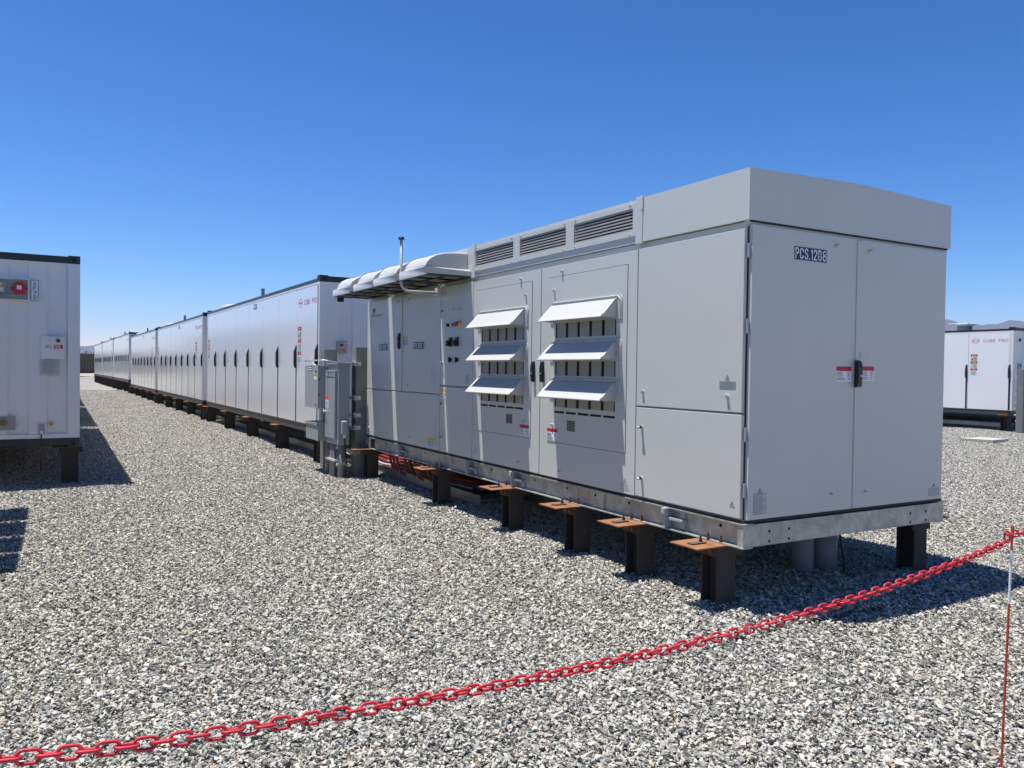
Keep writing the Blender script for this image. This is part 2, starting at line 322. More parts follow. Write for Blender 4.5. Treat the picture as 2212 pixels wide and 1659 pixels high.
# loose stones: half-metre patches of crushed stone instanced over the visible gravel
def stone_patch(seed, n, size=0.5):
    r = np.random.default_rng(seed)
    protos = []
    for q in range(36):
        bm = bmesh.new(); k = int(r.integers(7, 12))
        for _ in range(k):
            p = r.uniform(-1, 1, 3); p = p/max(abs(p))*r.uniform(0.8, 1.0)*np.array([1, 1, 0.9]); bm.verts.new(p)
        res = bmesh.ops.convex_hull(bm, input=bm.verts[:]); bmesh.ops.delete(bm, geom=[v for v in bm.verts if not v.link_faces], context='VERTS')
        bmesh.ops.recalc_face_normals(bm, faces=bm.faces[:]); bmesh.ops.triangulate(bm, faces=bm.faces[:]); bm.verts.index_update()
        protos.append((np.array([v.co[:] for v in bm.verts]), np.array([[v.index for v in f.verts] for f in bm.faces]))); bm.free()
    V = []; T = []; nv = 0
    for i in range(n):
        s = 0.0079*math.exp(r.normal(0, 0.38)); s = min(s, 0.018)
        sh = np.array([s*r.uniform(0.95, 1.6), s*r.uniform(0.65, 1.05), s*r.uniform(0.32, 0.75)])
        pv, F = protos[int(r.integers(36))]
        v = pv*sh
        a, b, c = r.uniform(0, 6.283), r.normal(0, 0.42), r.normal(0, 0.42)
        Rz = np.array([[math.cos(a), -math.sin(a), 0], [math.sin(a), math.cos(a), 0], [0, 0, 1]])
        Rx = np.array([[1, 0, 0], [0, math.cos(b), -math.sin(b)], [0, math.sin(b), math.cos(b)]])
        Ry = np.array([[math.cos(c), 0, math.sin(c)], [0, 1, 0], [-math.sin(c), 0, math.cos(c)]])
        v = v@(Rz@Rx@Ry).T
        v += [r.uniform(-size/2, size/2), r.uniform(-size/2, size/2), r.uniform(-0.018, 0.010)]
        V.append(v); T.append(F+nv); nv += len(pv)
    V = np.concatenate(V); T = np.concatenate(T)
    me = D.meshes.new('stone_patch'); me.vertices.add(len(V)); me.vertices.foreach_set('co', V.ravel())
    me.loops.add(T.size); me.loops.foreach_set('vertex_index', T.ravel()); me.polygons.add(len(T))
    me.polygons.foreach_set('loop_start', np.arange(0, T.size, 3)); me.update(calc_edges=True)
    me.polygons.foreach_set('use_smooth', np.zeros(len(T), dtype=bool)); me.materials.append(M_STONE)
    return D.objects.new('stone_patch', me)
NP_ = 7
pcol = D.collections.new('stone_patches')
for k in range(NP_): pcol.objects.link(stone_patch(100+k, 2000))
# patch points in the visible wedge (with a margin for a step to the side)
P = []; R_ = []; I_ = []
hl = math.radians(33.5)
for ix in range(-40, 80):
    for iy in range(-14, 110):
        x, y = ix*0.5, iy*0.5
        dx, dy = x-CAM.x, y-CAM.y; dep = dx*math.sin(YAW)+dy*math.cos(YAW); lat = dx*math.cos(YAW)-dy*math.sin(YAW)
        if dep < 1.6 or dep > 44 or abs(lat) > dep*math.tan(hl)+2.2: continue
        if x > 21 or (x > 4.0 and y > 25) or x < -6: continue
        h = gz(x, y); e = 0.2
        nrm = Vector((-(gz(x+e, y)-gz(x-e, y))/(2*e), -(gz(x, y+e)-gz(x, y-e))/(2*e), 1)).normalized()
        q = Vector((0, 0, 1)).rotation_difference(nrm) @ Matrix.Rotation(random.choice((0, 1, 2, 3))*math.pi/2, 3, 'Z').to_quaternion()
        P.append((x, y, h)); R_.append(q.to_euler()); I_.append(random.randrange(NP_))
me = D.meshes.new('gravel'); me.from_pydata(P, [], [])
at = me.attributes.new('prot', 'FLOAT_VECTOR', 'POINT'); at.data.foreach_set('vector', np.array([tuple(e) for e in R_], dtype=np.float32).ravel())
at = me.attributes.new('pidx', 'INT', 'POINT'); at.data.foreach_set('value', np.array(I_, dtype=np.int32))
go = D.objects.new('gravel', me); C.objects.link(go)
ng = D.node_groups.new('scatter_stones', 'GeometryNodeTree')
ng.interface.new_socket(name='Geometry', in_out='INPUT', socket_type='NodeSocketGeometry')
ng.interface.new_socket(name='Geometry', in_out='OUTPUT', socket_type='NodeSocketGeometry')
N = ng.nodes.new; gi = N('NodeGroupInput'); gout = N('NodeGroupOutput'); iop = N('GeometryNodeInstanceOnPoints'); ci = N('GeometryNodeCollectionInfo')
ci.inputs['Collection'].default_value = pcol; ci.inputs['Separate Children'].default_value = True; ci.inputs['Reset Children'].default_value = True
a1 = N('GeometryNodeInputNamedAttribute'); a1.data_type = 'FLOAT_VECTOR'; a1.inputs['Name'].default_value = 'prot'
a2 = N('GeometryNodeInputNamedAttribute'); a2.data_type = 'INT'; a2.inputs['Name'].default_value = 'pidx'
iop.inputs['Pick Instance'].default_value = True
def out(nd, nm='Attribute'): return [s for s in nd.outputs if s.name == nm and s.enabled][0]
ng.links.new(gi.outputs[0], iop.inputs['Points']); ng.links.new(ci.outputs[0], iop.inputs['Instance'])
ng.links.new(out(a2), iop.inputs['Instance Index']); ng.links.new(out(a1), iop.inputs['Rotation']); ng.links.new(iop.outputs[0], gout.inputs[0])
md = go.modifiers.new('scatter', 'NODES'); md.node_group = ng
go['kind'] = 'stuff'; go['label'] = 'loose grey and tan crushed stone covering the ground'; go['category'] = 'gravel'

# ---------------------------------------------------------------- inverter cabinet (the big grey unit)
W, LEN = 2.108, 6.98
SIDE = Face((0, 0, 0), (0, -1, 0), (-1, 0, 0)); END = Face((0, 0, 0), (1, 0, 0), (0, -1, 0))
def S(y): return -y      # side face: a = -y
def side_sheet(name, mt, ya, yb, z0, z1, parent, c=0.0015, label=None): return SIDE.sheet(name, mt, -max(ya, yb), -min(ya, yb), z0, z1, parent, c, label)
def lock(face, a, b, parent, c=0.0, bright=True, r=0.011):
    mb = MB(); mb.use(M_CHROME); mb.cyl(face.p(a, b, c-0.002), face.p(a, b, c+0.010), r, 14)
    mb.cyl(face.p(a, b, c+0.010), face.p(a, b, c+0.014), r*0.8, 12)
    mb.use(M_BLACK); mb.cyl(face.p(a, b, c+0.014), face.p(a, b, c+0.0155), r*0.45, 8)
    mb.use(M_CHROME)
    if bright:   # little swing cover of the lock
        d = face.R*0.5+face.U*0.9; q = face.p(a, b, c+0.011)
        mb.tube([q-d*r*1.3, q+d*r*1.3+face.N*0.006], r*0.42, 6)
    return mb.build('door_lock', None, parent)
def knob(face, a, b, parent, L=0.04):
    mb = MB(); mb.use(M_CHROME); mb.cyl(face.p(a, b, 0), face.p(a, b, 0.012), 0.013, 12)
    mb.use(M_BLACK); mb.cyl(face.p(a, b, 0.012), face.p(a, b, L*0.6), 0.012, 10)
    mb.use(M_CHROME); p0 = face.p(a-0.016, b+0.002, L*0.75); p1 = face.p(a+0.016, b-0.002, L*0.75); mb.cyl(face.p(a, b, L*0.6), face.p(a, b, L*0.8), 0.009, 8); mb.tube([p0, p1], 0.006, 8)
    return mb.build('wing_latch', None, parent)
def lever(face, a, b, parent, h=0.185, w=0.030, c=0.0):
    """black swing handle"""
    mb = MB(); mb.use(M_BLACK)
    pr = [(0.0, 0), (0.012, 0.004), (0.030, 0.03), (0.036, 0.4), (0.034, 0.75), (0.026, 0.95), (0.010, 1.0), (0.0, 1.0)]
    for s0, s1, k in ((-0.5, 0.5, 1.0),):
        pts = [(cc, b-h/2+t*h) for cc, t in pr]
        n = len(pts); ww = [0.7, 0.8, 1, 0.85, 0.95, 0.95, 0.8, 0.7]
        vs = [face.p(a-w/2*ww[i], p[1], c+p[0]) for i, p in enumerate(pts)]+[face.p(a+w/2*ww[i], p[1], c+p[0]) for i, p in enumerate(pts)]
        mb.add(vs, [tuple(range(n)), tuple(range(n, 2*n))[::-1]]+[(i, n+i, n+(i+1) % n, (i+1) % n) for i in range(n)])
    mb.use(M_CHROME); q = face.p(a, b-h*0.08, c+0.034); mb.box(*sum([[min(u, v), max(u, v)] for u, v in zip(face.p(a-w*0.1, b-h*0.10, c+0.033), face.p(a+w*0.62, b-h*0.055, c+0.040))], []))
    return mb.build('handle', None, parent)

def build_inverter():
    root = empty('inverter_cabinet')
    # ---- skid: two outward-open channels, closed end channels
    mb = MB(); z0, z1 = 0.48, 0.637
    mb.box(0.050, 0.060, 0.062, LEN-0.24, z0+0.008, z1-0.008)                              # left web
    mb.box(0.0, 0.085, 0.0, LEN, z0, z0+0.008); mb.box(0.0, 0.085, 0.0, LEN, z1-0.008, z1)
    mb.box(0.0, 0.008, LEN-0.20, LEN-0.1, z0+0.008, z1-0.008); 
    mb.box(W-0.060, W-0.050, 0.062, LEN-0.062, z0+0.008, z1-0.008)
    mb.box(W-0.085, W, 0.0, LEN, z0, z0+0.008); mb.box(W-0.085, W, 0.0, LEN, z1-0.008, z1)
    for y in (0.0, LEN-0.062): mb.box(0.006, W-0.006, y+(0.0055 if y == 0 else 0), y+0.055, z0+0.008, z1-0.008)
    for y in (1.1, 2.3, 3.5, 4.7, 5.9): mb.box(0.062, W-0.062, y, y+0.06, z0+0.02, z1-0.01)
    mb.box(0.040, 0.050, 1.50, 1.66, z0+0.008, z1-0.008); mb.box(0.040, 0.050, 4.30, 4.36, z0+0.008, z1-0.008)
    skid = mb.build('skid_frame', M_GALV, root)
    mb = MB()
    for y in (0.245, 1.198, 1.616, 2.039, 2.564, 3.389, 4.15, 5.05, 5.7, 6.3):
        mb = MB(); mb.cyl((0.0485 if not 1.5 < y < 1.66 else 0.0385, y, 0.587), (0.052, y, 0.587), 0.012, 14); mb.build('bolt_hole', M_VOID, skid)
    for x in (0.237, 0.418, 1.698, 1.883):
        for z in (0.5755, 0.511): mb = MB(); mb.cyl((x, 0.0045, z), (x, 0.008, z), 0.010, 12); mb.build('bolt_hole', M_VOID, skid)
    for y in (0.72, 2.88, 3.83, 5.72):
        mb = MB(); mb.box(-0.018, 0.05, y-0.008, y+0.008, z0+0.008, z1-0.02, 0.002)
        mb.box(-0.034, 0.012, y-0.02, y+0.02, z1-0.055, z1-0.004, 0.006)
        mb.box(0.0, 0.05, y-0.16, y-0.008, z0+0.07, z0+0.088, 0.002); mb.cyl((-0.036, y, z1-0.035), (0.02, y, z1-0.035), 0.009, 8)
        mb.box(0.036, 0.05, y-0.15, y-0.10, z0+0.02, z1-0.02)
        mb.build('lifting_lug', M_PANEL2, skid)
    SIDE.sheet('rating_plate', M_WHITE, -3.55, -3.49, 0.52, 0.61, skid, -0.0485+0.004) if False else None
    # ---- carcass
    mb = MB(); mb.box(0.03, W-0.02, 0.03, LEN-0.02, 0.652, 2.53)
    mb.box(0.10, W-0.10, 0.10, LEN-0.08, 0.637, 0.652)
    mb.build('cabinet_body', M_PCS, root)
    mb = MB(); mb.box(0.012, W-0.012, 0.018, LEN-0.015, 0.638, 0.6525); mb.box(0.0265, 0.0305, 0.0265, 0.0345, 0.66, 2.50)
    mb.build('base_gap_shade', M_GAP_SHADE, root)  # dark filler paints the shadow in the gap above the skid
    # ---- roof sections
    mb = MB(); ridge = 2.886; e = 2.856
    prof = lambda x0: [(x0, 2.535), (W-x0, 2.535), (W-x0, e), (W/2, ridge), (x0, e)]
    mb.prism(prof(0.0), 1, 0.0, 1.045)
    mb.prism([(0.09, 2.535), (W, 2.535), (W, e), (W/2, ridge), (0.09, e)], 1, 1.045, 3.78)
    mb.prism([(0.012, 2.535), (W, 2.535), (W, e), (W/2, ridge), (0.012, e)], 1, 3.78, LEN-0.02)
    mb.box(0.008, 0.09, 1.045, 3.78, 2.80, e); mb.box(0.008, 0.09, 1.045, 3.78, 2.535, 2.628)
    for a, b in ((1.045, 1.143), (1.92, 2.038), (2.806, 2.922), (3.695, 3.78)): mb.box(0.008, 0.09, a, b, 2.628, 2.80)
    roof = mb.build('roof', M_PCS, root)
    mb = MB(); mb.box(0.03, W-0.03, 0.004, 0.03, 2.525, 2.534)
    mb.build('eave_gap_shade', M_GAP_SHADE, root)  # dark strip paints the shade line under the eave
    mb = MB(); mb.box(0.006, W-0.01, 0.020, 0.045, 2.512, 2.534); mb.build('drip_rail', M_PCS, root)
    for y0, y1 in ((1.028, 1.118), (3.706, 3.793)):
        mb = MB(); mb.box(-0.006, 0.02, y0, y1-0.012, 2.522, 2.868, 0.003); mb.box(-0.010, 0.012, y0-0.004, y0+0.016, 2.77, 2.872, 0.002)
        mb.box(0.02, W, y0, y1-0.012, e-0.02, e+0.011)
        mb.build('joint_cover', M_PCS, roof)
    mb = MB()   # louvre frame plate as strips
    for a, b in ((1.108, 1.1445), (1.9195, 2.0385), (2.8055, 2.9235), (3.695, 3.742)): mb.box(-0.002, 0.0078, a, b, 2.588, 2.832)
    for a, b in ((1.1445, 1.9195), (2.0385, 2.8055), (2.9235, 3.695)):
        mb.box(-0.002, 0.0078, a, b, 2.588, 2.6315); mb.box(-0.002, 0.0078, a, b, 2.7945, 2.832)
    fr = mb.build('louvre_frame', M_PCS, roof)
    for y in (3.676, 2.952, 2.788, 2.063, 1.896, 1.178):
        for z in (2.822, 2.601): mb = MB(); mb.cyl((-0.016, y, z), (0, y, z), 0.008, 10); mb.build('bolt', M_CHROME, fr)
    for a, b in ((1.145, 1.919), (2.039, 2.805), (2.924, 3.694)):
        mb = MB(); mb.use(M_VOID); mb.box(0.078, 0.0895, a, b, 2.63, 2.798); mb.use(M_LOUV)
        for k in range(7):
            z = 2.640+k*0.0245; mb.box(0.006, 0.011, a, b, z-0.006, z+0.006); mb.add([(0.012, a, z), (0.012, b, z), (0.050, b, z+0.020), (0.050, a, z+0.020), (0.012, a, z-0.002), (0.012, b, z-0.002), (0.050, b, z+0.018), (0.050, a, z+0.018)],
                [(0, 1, 2, 3), (7, 6, 5, 4), (0, 4, 5, 1), (2, 6, 7, 3)])
        mb.build('louvre', None, roof)
    for x, y in ((0.50, 0.16), (1.56, 0.16), (0.5, 3.3), (1.56, 3.3)):
        mb = MB(); mb.cyl((x, y, 2.85), (x, y, 2.895), 0.045, 16); mb.cyl((x-0.05, y, 2.885), (x-0.01, y, 2.885), 0.014, 8); mb.build('lifting_cap', M_HOOD, roof)
    # ---- doors on the long side
    def door(y0, y1, z0, z1, name='door'):
        mb = MB(); mb.use(M_PCS); mb.box(0.0, 0.027, y0, y1, z0, z1, 0.0025); return mb.build(name, None, root)
    dR = door(0.035, 1.069, 1.333, 2.484, 'upper_panel'); dR2 = door(0.033, 1.069, 0.668, 1.319, 'lower_panel')
    d2 = door(1.080, 2.411, 0.662, 2.480); d1 = door(2.424, 3.727, 0.664, 2.480)
    c1 = door(3.738, 4.526, 1.405, 2.490, 'upper_panel'); c2 = door(3.738, 4.526, 0.668, 1.385, 'lower_panel')
    b1 = door(4.541, 5.712, 1.305, 2.492); b2 = door(5.726, 6.935, 1.305, 2.492); bl = door(4.541, 6.935, 0.672, 1.292, 'lower_panel')
    # corner hinge post pieces
    for z in (2.30, 1.83, 1.15, 0.80): mb = MB(); mb.box(0.014, 0.03, 0.010, 0.0262, z, z+0.09, 0.002); mb.build('hinge', M_PANEL, root)
    # inner removable panel with its groove, vents and hoods
    def fan_door(d, ya, yb, pa, pb, sa, sb, sticker):
        yl, yr = max(pa, pb), min(pa, pb)
        mb = MB(); g = 0.004
        mb.box(-0.0012, 0.001, yr-g, yr, 0.968, 2.384+g); mb.box(-0.0012, 0.001, yl, yl+g, 0.968, 2.384+g)
        mb.box(-0.0012, 0.001, yr, yl, 2.384, 2.384+g); mb.box(-0.0012, 0.001, yr, yl, 0.968-g, 0.968); mb.build('panel_groove_shade', M_GAP_SHADE, d)  # flat dark strips paint the shadow of a groove round the panel
        mb = MB(); y0, y1 = yr, yl                                            # raised panel with an opening for the filters
        mb.box(-0.004, 0.0, y0, sa, 0.968, 2.384); mb.box(-0.004, 0.0, sb, y1, 0.968, 2.384); mb.box(-0.004, 0.0, sa, sb, 2.02, 2.384)
        mb.box(-0.004, 0.0, sa, sb, 0.968, 1.2725)
        for z in (1.82, 1.50): mb.box(-0.004, 0.0, sa, sb, z-0.13, z+0.04)
        pn = mb.build('vent_panel', M_PCS, d)
        # door face behind the openings is hidden by dark recess sheets with slats
        n = 5; pitch = (sb-sa)/n
        for (z0, z1) in ((1.858, 2.022), (1.538, 1.692), (1.2725, 1.372)):
            mb = MB(); mb.use(M_VOID); mb.box(-0.0012, 0.0003, sa, sb, z0, z1)
            mb.use(M_SLAT)
            for k in range(n):
                yy = sb-(k+0.28)*pitch; mb.box(-0.0032, -0.0012, yy-0.62*pitch, yy, z0, z1)
            for k in range(n):
                yy = sb-(k+0.28)*pitch; mb.box(-0.0022, -0.0012, yy, yy+0.16*pitch, z0, z1)
            mb.build('filter_slats', None, pn)
        mb = MB(); 
        for k in range(5):
            w_ = (sb-sa)/5; yy = sb-k*w_*1.03; mb.box(-0.0052, -0.004, yy-w_*0.87, yy, 1.220, 1.2375)
        mb.build('slots', M_VOID, pn)
        mb = MB(); mb.use(M_VOID); gy = sb-0.195 if sb < 2.4 else sb-0.52; mb.box(-0.0052, -0.004, gy-0.115, gy, 1.079, 1.165)
        mb.use(M_SLAT)
        for i in range(8): mb.box(-0.0062, -0.0052, gy-0.115, gy, 1.079+i*0.0123-0.0015, 1.079+i*0.0123+0.0015)
        for i in range(9): mb.box(-0.0062, -0.0052, gy-0.115+i*0.0144-0.0012, gy-0.115+i*0.0144+0.0012, 1.079, 1.165)
        mb.build('grille', None, pn)
        hy0, hy1 = sa-0.075, sb+0.08
        for zt, zl in ((2.172, 1.995), (1.842, 1.672), (1.530, 1.360)):
            mb = MB(); r = 0.05                                                # back flange with rounded top corners
            pts = [(hy0, zl-0.012), (hy1, zl-0.012)]
            pts += [(hy1-r+r*math.cos(t), zt-r+r*math.sin(t)) for t in np.linspace(0, math.pi/2, 6)]
            pts += [(hy0+r-r*math.cos(t), zt-r+r*math.sin(t)) for t in np.linspace(math.pi/2, 0, 6)]
            mb.prism(pts, 0, -0.011, -0.004)
            # sloping cowl
            a, b = sa-0.012, sb+0.028; H = zt-zl; top = zt-0.032
            pr = [(-0.011, top), (-0.030, top-0.006), (-0.135, zl+0.030), (-0.158, zl+0.012), (-0.168, zl+0.001), (-0.166, zl-0.006), (-0.158, zl-0.003), (-0.146, zl+0.008), (-0.125, zl+0.026), (-0.028, top-0.022), (-0.011, top-0.022)]
            n = len(pr)
            def yy(x, side): # flare outward a little with depth, rounded end
                k = (-x)/0.168; return (a-0.012*k) if side == 0 else (b+0.014*k)
            vs = [(x, yy(x, 0), z) for x, z in pr]+[(x, yy(x, 1), z) for x, z in pr]
            mb.add(vs, [(i, (i+1) % n, n+(i+1) % n, n+i) for i in range(n)])
            for s_ in (0, 1):                                                   # cheeks
                q = [(x, yy(x, s_), z) for x, z in pr[:5]]+[(-0.011, yy(-0.011, s_), zl-0.002)]
                q2 = [(x, y+(0.004 if s_ == 0 else -0.004), z) for x, y, z in q]; k = len(q)
                mb.add(q+q2, [tuple(range(k)), tuple(range(k, 2*k))[::-1]]+[(i, (i+1) % k, k+(i+1) % k, k+i) for i in range(k)])
            # rounded cheek edge
            mb.tube([(x-0.001, yy(x, 0)+0.004, z-0.004) for x, z in pr[:4]], 0.007, 8); mb.tube([(x-0.001, yy(x, 1)-0.004, z-0.004) for x, z in pr[:4]], 0.007, 8)
            mb.tube([(-0.012, hy0+0.012, zl), (-0.012, hy0+0.012, zt-r), (-0.012, hy0+r, zt-0.012), (-0.012, hy1-r, zt-0.012), (-0.012, hy1-0.012, zt-r), (-0.012, hy1-0.012, zl)], 0.006, 6)
            for k in range(5):
                y = hy0+0.09+(hy1-hy0-0.18)*k/4; mb.cyl((-0.02, y, zt-0.016), (-0.011, y, zt-0.016), 0.006, 8); mb.box(-0.016, -0.011, y-0.004, y+0.004, zt-0.036, zt-0.012)
            h = mb.build('rain_hood', M_HOOD, d)
        a = max(sticker); stk(SIDE, -a, -min(sticker), 0.981, 1.082, pn)
        return pn
    def stk(face, a0, a1, b0, b1, parent, head=M_RED, body=M_WHITE, c=0.0055, frac=0.70, ink=M_INK):
        mb = MB(); mb.use(body); face.box(mb, a0, a1, b0, b0+(b1-b0)*frac, 0, c); mb.use(head); face.box(mb, a0, a1, b0+(b1-b0)*frac, b1, 0, c)
        mb.use(ink); f2 = Face(face.p(0, 0, c-0.001), face.R, face.N); w_ = a1-a0; h = (b1-b0)*frac
        f2.lines(mb, a0+0.04*w_, a0+0.5*w_, b0+0.48*h, b0+0.92*h, 4); f2.lines(mb, a0+0.72*w_, a0+0.93*w_, b0+0.48*h, b0+0.92*h, 4)
        f2.lines(mb, a0+0.04*w_, a0+0.62*w_, b0+0.12*h, b0+0.40*h, 2); f2.lines(mb, a0+0.75*w_, a0+0.93*w_, b0+0.12*h, b0+0.4*h, 2)
        return mb.build('warning_sticker', None, parent)
    root['_'] = 0; del root['_']
    fan_door(d2, 1.08, 2.411, 1.193, 2.283, 1.322, 2.170, (2.124, 2.284))
    fan_door(d1, 2.424, 3.727, 2.570, 3.645, 2.698, 3.533, (2.595, 2.756))
    for y, z in ((2.079, 2.425), (2.196, 2.27), (2.2, 1.114), (2.084, 0.729)): lock(SIDE, -y, z, d2, 0.004, y > 2.1 or z > 2)
    for y, z in ((2.770, 2.422), (2.674, 2.268), (2.686, 1.116), (2.778, 0.73)): lock(SIDE, -y, z, d1, 0.004, z > 2)
    lever(SIDE, -2.366, 1.570, d2); lever(SIDE, -2.520, 1.570, d1)
    lock(SIDE, -0.995, 1.439, dR); lock(SIDE, -0.152, 1.433, dR); knob(SIDE, -1.0, 1.179, dR2, 0.05); knob(SIDE, -0.993, 0.805, dR2, 0.05)
    # printed marks
    def marks(face, parent, tri=None, blocks=(), m=M_INK, name='printed_marks'):
        mb = MB(); mb.use(m)
        if tri: face.warn(*tri, mb)
        for (a0, a1, b0, b1, n, boxed) in blocks:
            if boxed:
                t = 0.0016
                for q in ((a0, a1, b0, b0+t), (a0, a1, b1-t, b1), (a0, a0+t, b0, b1), (a1-t, a1, b0, b1)): face.box(mb, *q, 0.0, 0.0018)
            face.lines(mb, a0+0.006, a1-0.006, b0+0.003, b1-0.003, n, 0.30, 0.25, 0.0018)
        return mb.build(name, None, parent)
    marks(SIDE, dR, (-0.158, 1.538, 0.034), [(-0.226, -0.087, 1.514, 1.527, 1, 1), (-0.226, -0.087, 1.497, 1.510, 1, 1), (-0.226, -0.087, 1.480, 1.493, 1, 1)])
    marks(SIDE, dR2, (-0.098, 0.735, 0.038)); marks(SIDE, d2, (-1.190, 0.745, 0.034), [(-1.257, -1.119, z, z+0.013, 1, 0) for z in (0.722, 0.704, 0.686)])
    marks(SIDE, d1, (-3.652, 0.755, 0.032), [(-3.714, -3.586, z, z+0.013, 1, 0) for z in (0.736, 0.720, 0.704)])
    marks(SIDE, b1, None, [(-4.77, -4.72, 1.43, 1.60, 8, 0), (-4.70, -4.64, 1.42, 1.57, 8, 0)]); marks(SIDE, b2, None, [(-5.86, -5.82, 1.42, 1.60, 8, 0), (-5.80, -5.76, 1.42, 1.58, 8, 0)])
    marks(SIDE, bl, None, [(-4.67, -4.62, 0.82, 0.94, 6, 0)]); marks(SIDE, c1, None, [(-3.90, -3.80, 1.43, 1.53, 6, 0)])
    # control column
    for y, z in ((4.222, 2.223), (4.063, 2.222)):
        mb = MB(); mb.use(M_CHROME); mb.cyl((0, y, z), (-0.014, y, z), 0.016, 16); mb.use(M_PCS); mb.cyl((-0.014, y, z), (-0.016, y, z), 0.011, 12); mb.build('indicator', None, c1)
    for y, mt, r in ((4.325, M_BLACK, 0.016), (4.232, M_CHROME, 0.015), (4.156, M_GREEN, 0.016)):
        mb = MB(); mb.use(M_BLACK); mb.cyl((0, y, 2.063), (-0.012, y, 2.063), r+0.004, 16); mb.use(mt); mb.cyl((-0.012, y, 2.063), (-0.026, y, 2.063), r, 16); mb.build('push_button', None, c1)
    mb = MB(); mb.use(M_YEL); mb.cyl((0, 4.035, 2.066), (-0.035, 4.035, 2.066), 0.028, 20); mb.use(M_RED); mb.cyl((-0.035, 4.035, 2.066), (-0.065, 4.035, 2.066), 0.025, 20, 0.021); mb.build('emergency_stop', None, c1, 'red mushroom stop button on a yellow collar')
    for y in (4.25, 4.095):
        mb = MB(); mb.box(-0.022, 0, y-0.030, y+0.030, 1.828, 1.925, 0.003); mb.box(-0.06, -0.02, y-0.022, y+0.026, 1.832, 1.895, 0.004); mb.build('switch_housing', M_BLACK, c1)
    for y in (4.252, 4.088):
        mb = MB(); mb.cyl((0, y, 1.683), (-0.018, y, 1.683), 0.022, 14); mb.box(-0.034, -0.016, y-0.006, y+0.006, 1.655, 1.715, 0.002); mb.build('rotary_switch', M_BLACK, c1)
    marks(SIDE, c1, None, [(-4.24, -4.20, 2.165, 2.185, 2, 0), (-4.08, -4.04, 2.168, 2.188, 2, 0), (-4.34, -4.31, 2.012, 2.02, 1, 0), (-4.25, -4.215, 2.01, 2.02, 1, 0), (-4.17, -4.14, 2.012, 2.02, 1, 0), (-4.06, -4.0, 2.01, 2.022, 2, 0), (-4.28, -4.22, 1.793, 1.803, 1, 0), (-4.12, -4.07, 1.795, 1.805, 1, 0), (-4.27, -4.23, 1.625, 1.632, 1, 0), (-4.11, -4.07, 1.625, 1.632, 1, 0)])
    for y, z, d in ((4.473, 2.224, c1), (4.473, 1.654, c1), (4.482, 1.196, c2), (4.478, 0.828, c2)): knob(SIDE, -y, z, d)
    stk(SIDE, -4.526, -4.370, 1.251, 1.356, c2, M_YEL, M_WHITE, 0.0015)
    # bus doors
    for y, z, d in ((5.81, 2.42, b2), (5.455, 2.42, b1), (5.825, 1.385, b2), (5.458, 1.385, b1), (6.83, 0.771, bl), (6.119, 0.749, bl), (5.387, 0.752, bl), (4.658, 0.774, bl)): lock(SIDE, -y, z, d)
    mb = MB(); mb.use(M_PCS); mb.box(-0.012, 0.0, 5.66, 5.722, 1.31, 2.48, 0.003); mb.build('door_fold', None, b1)
    lever(SIDE, -5.705, 1.925, b2, 0.20, 0.032, 0.012)
    stk(SIDE, -5.648, -5.490, 1.868, 1.975, b1, M_YEL, M_LBLUE, 0.0015)
    stk(SIDE, -4.836, -4.676, 0.690, 0.792, bl, M_YEL, M_LBLUE, 0.0015)
    for d, ya, yb, txt in ((b2, 6.474, 6.157, 'PCS BUS 2'), (b1, 5.30, 4.985, 'PCS BUS 1')):
        s = side_sheet('name_sticker', M_BLUE, ya, yb, 1.817, 1.900, d, 0.0015)
        SIDE.stroke(txt, -ya+0.012, 1.826, 0.064, (ya-yb)-0.024, M_WHITE, s, 0.145, 0.0026)
    SIDE.text('POWER ELECTRONICS', -6.806, 2.278, 0.022, M_INKD, b2, 0.42, 0.0015, 0.01); SIDE.text('FREEMAQ', -6.80, 2.212, 0.020, M_INK, b2, 0.155, 0.0015); SIDE.text('PCSK', -6.80, 2.172, 0.018, M_INK, b2, 0.11, 0.0015)
    mb = MB(); mb.use(M_INKD); f = SIDE                              # round emblem with a slanted P
    f.poly(mb, [(-6.735, 2.305), (-6.712, 2.305), (-6.700, 2.350), (-6.722, 2.350)], 0.0003, 0.0015)
    f.poly(mb, [(-6.722, 2.372), (-6.712, 2.340), (-6.675, 2.335), (-6.655, 2.352), (-6.660, 2.372), (-6.690, 2.384)], 0.0003, 0.0015)
    arc = [(-6.69+0.052*math.cos(t), 2.350+0.046*math.sin(t)) for t in np.linspace(-1.3, 1.9, 14)]; arc2 = [(-6.69+0.045*math.cos(t), 2.350+0.040*math.sin(t)) for t in np.linspace(1.9, -1.3, 14)]
    for i in range(13): f.poly(mb, [arc[i], arc[i+1], arc2[12-i], arc2[13-i]], 0.0003, 0.0015)
    mb.build('emblem', None, b2)
    # ---- canopy over the bus doors: four moulded modules with slatted undersides
    for (ya, yb) in ((3.806, 4.520), (4.612, 5.326), (5.338, 6.052), (6.180, 6.895)):
        cm = empty('air_outlet_hood'); cm.parent = root
        mb = MB()
        prof = [(-0.508, 2.533), (-0.512, 2.60), (-0.500, 2.622), (-0.482, 2.628), (-0.474, 2.650), (-0.452, 2.690), (-0.41, 2.725), (-0.35, 2.757), (-0.27, 2.782), (-0.17, 2.795), (-0.06, 2.800), (0.008, 2.800)]
        ins = [0.0, 0.0, 0.005, 0.085, 0.090, 0.094, 0.100, 0.106, 0.112, 0.115, 0.112, 0.100]
        cols = 10; vs = []; nP = len(prof)
        for (x, z), i_ in zip(prof, ins):
            y0, y1 = ya+i_, yb-i_
            vs += [(x, y0, z), (x, y1, z)]
        fs = [(2*i, 2*i+1, 2*i+3, 2*i+2) for i in range(nP-1)]
        mb.add(vs, fs, False)
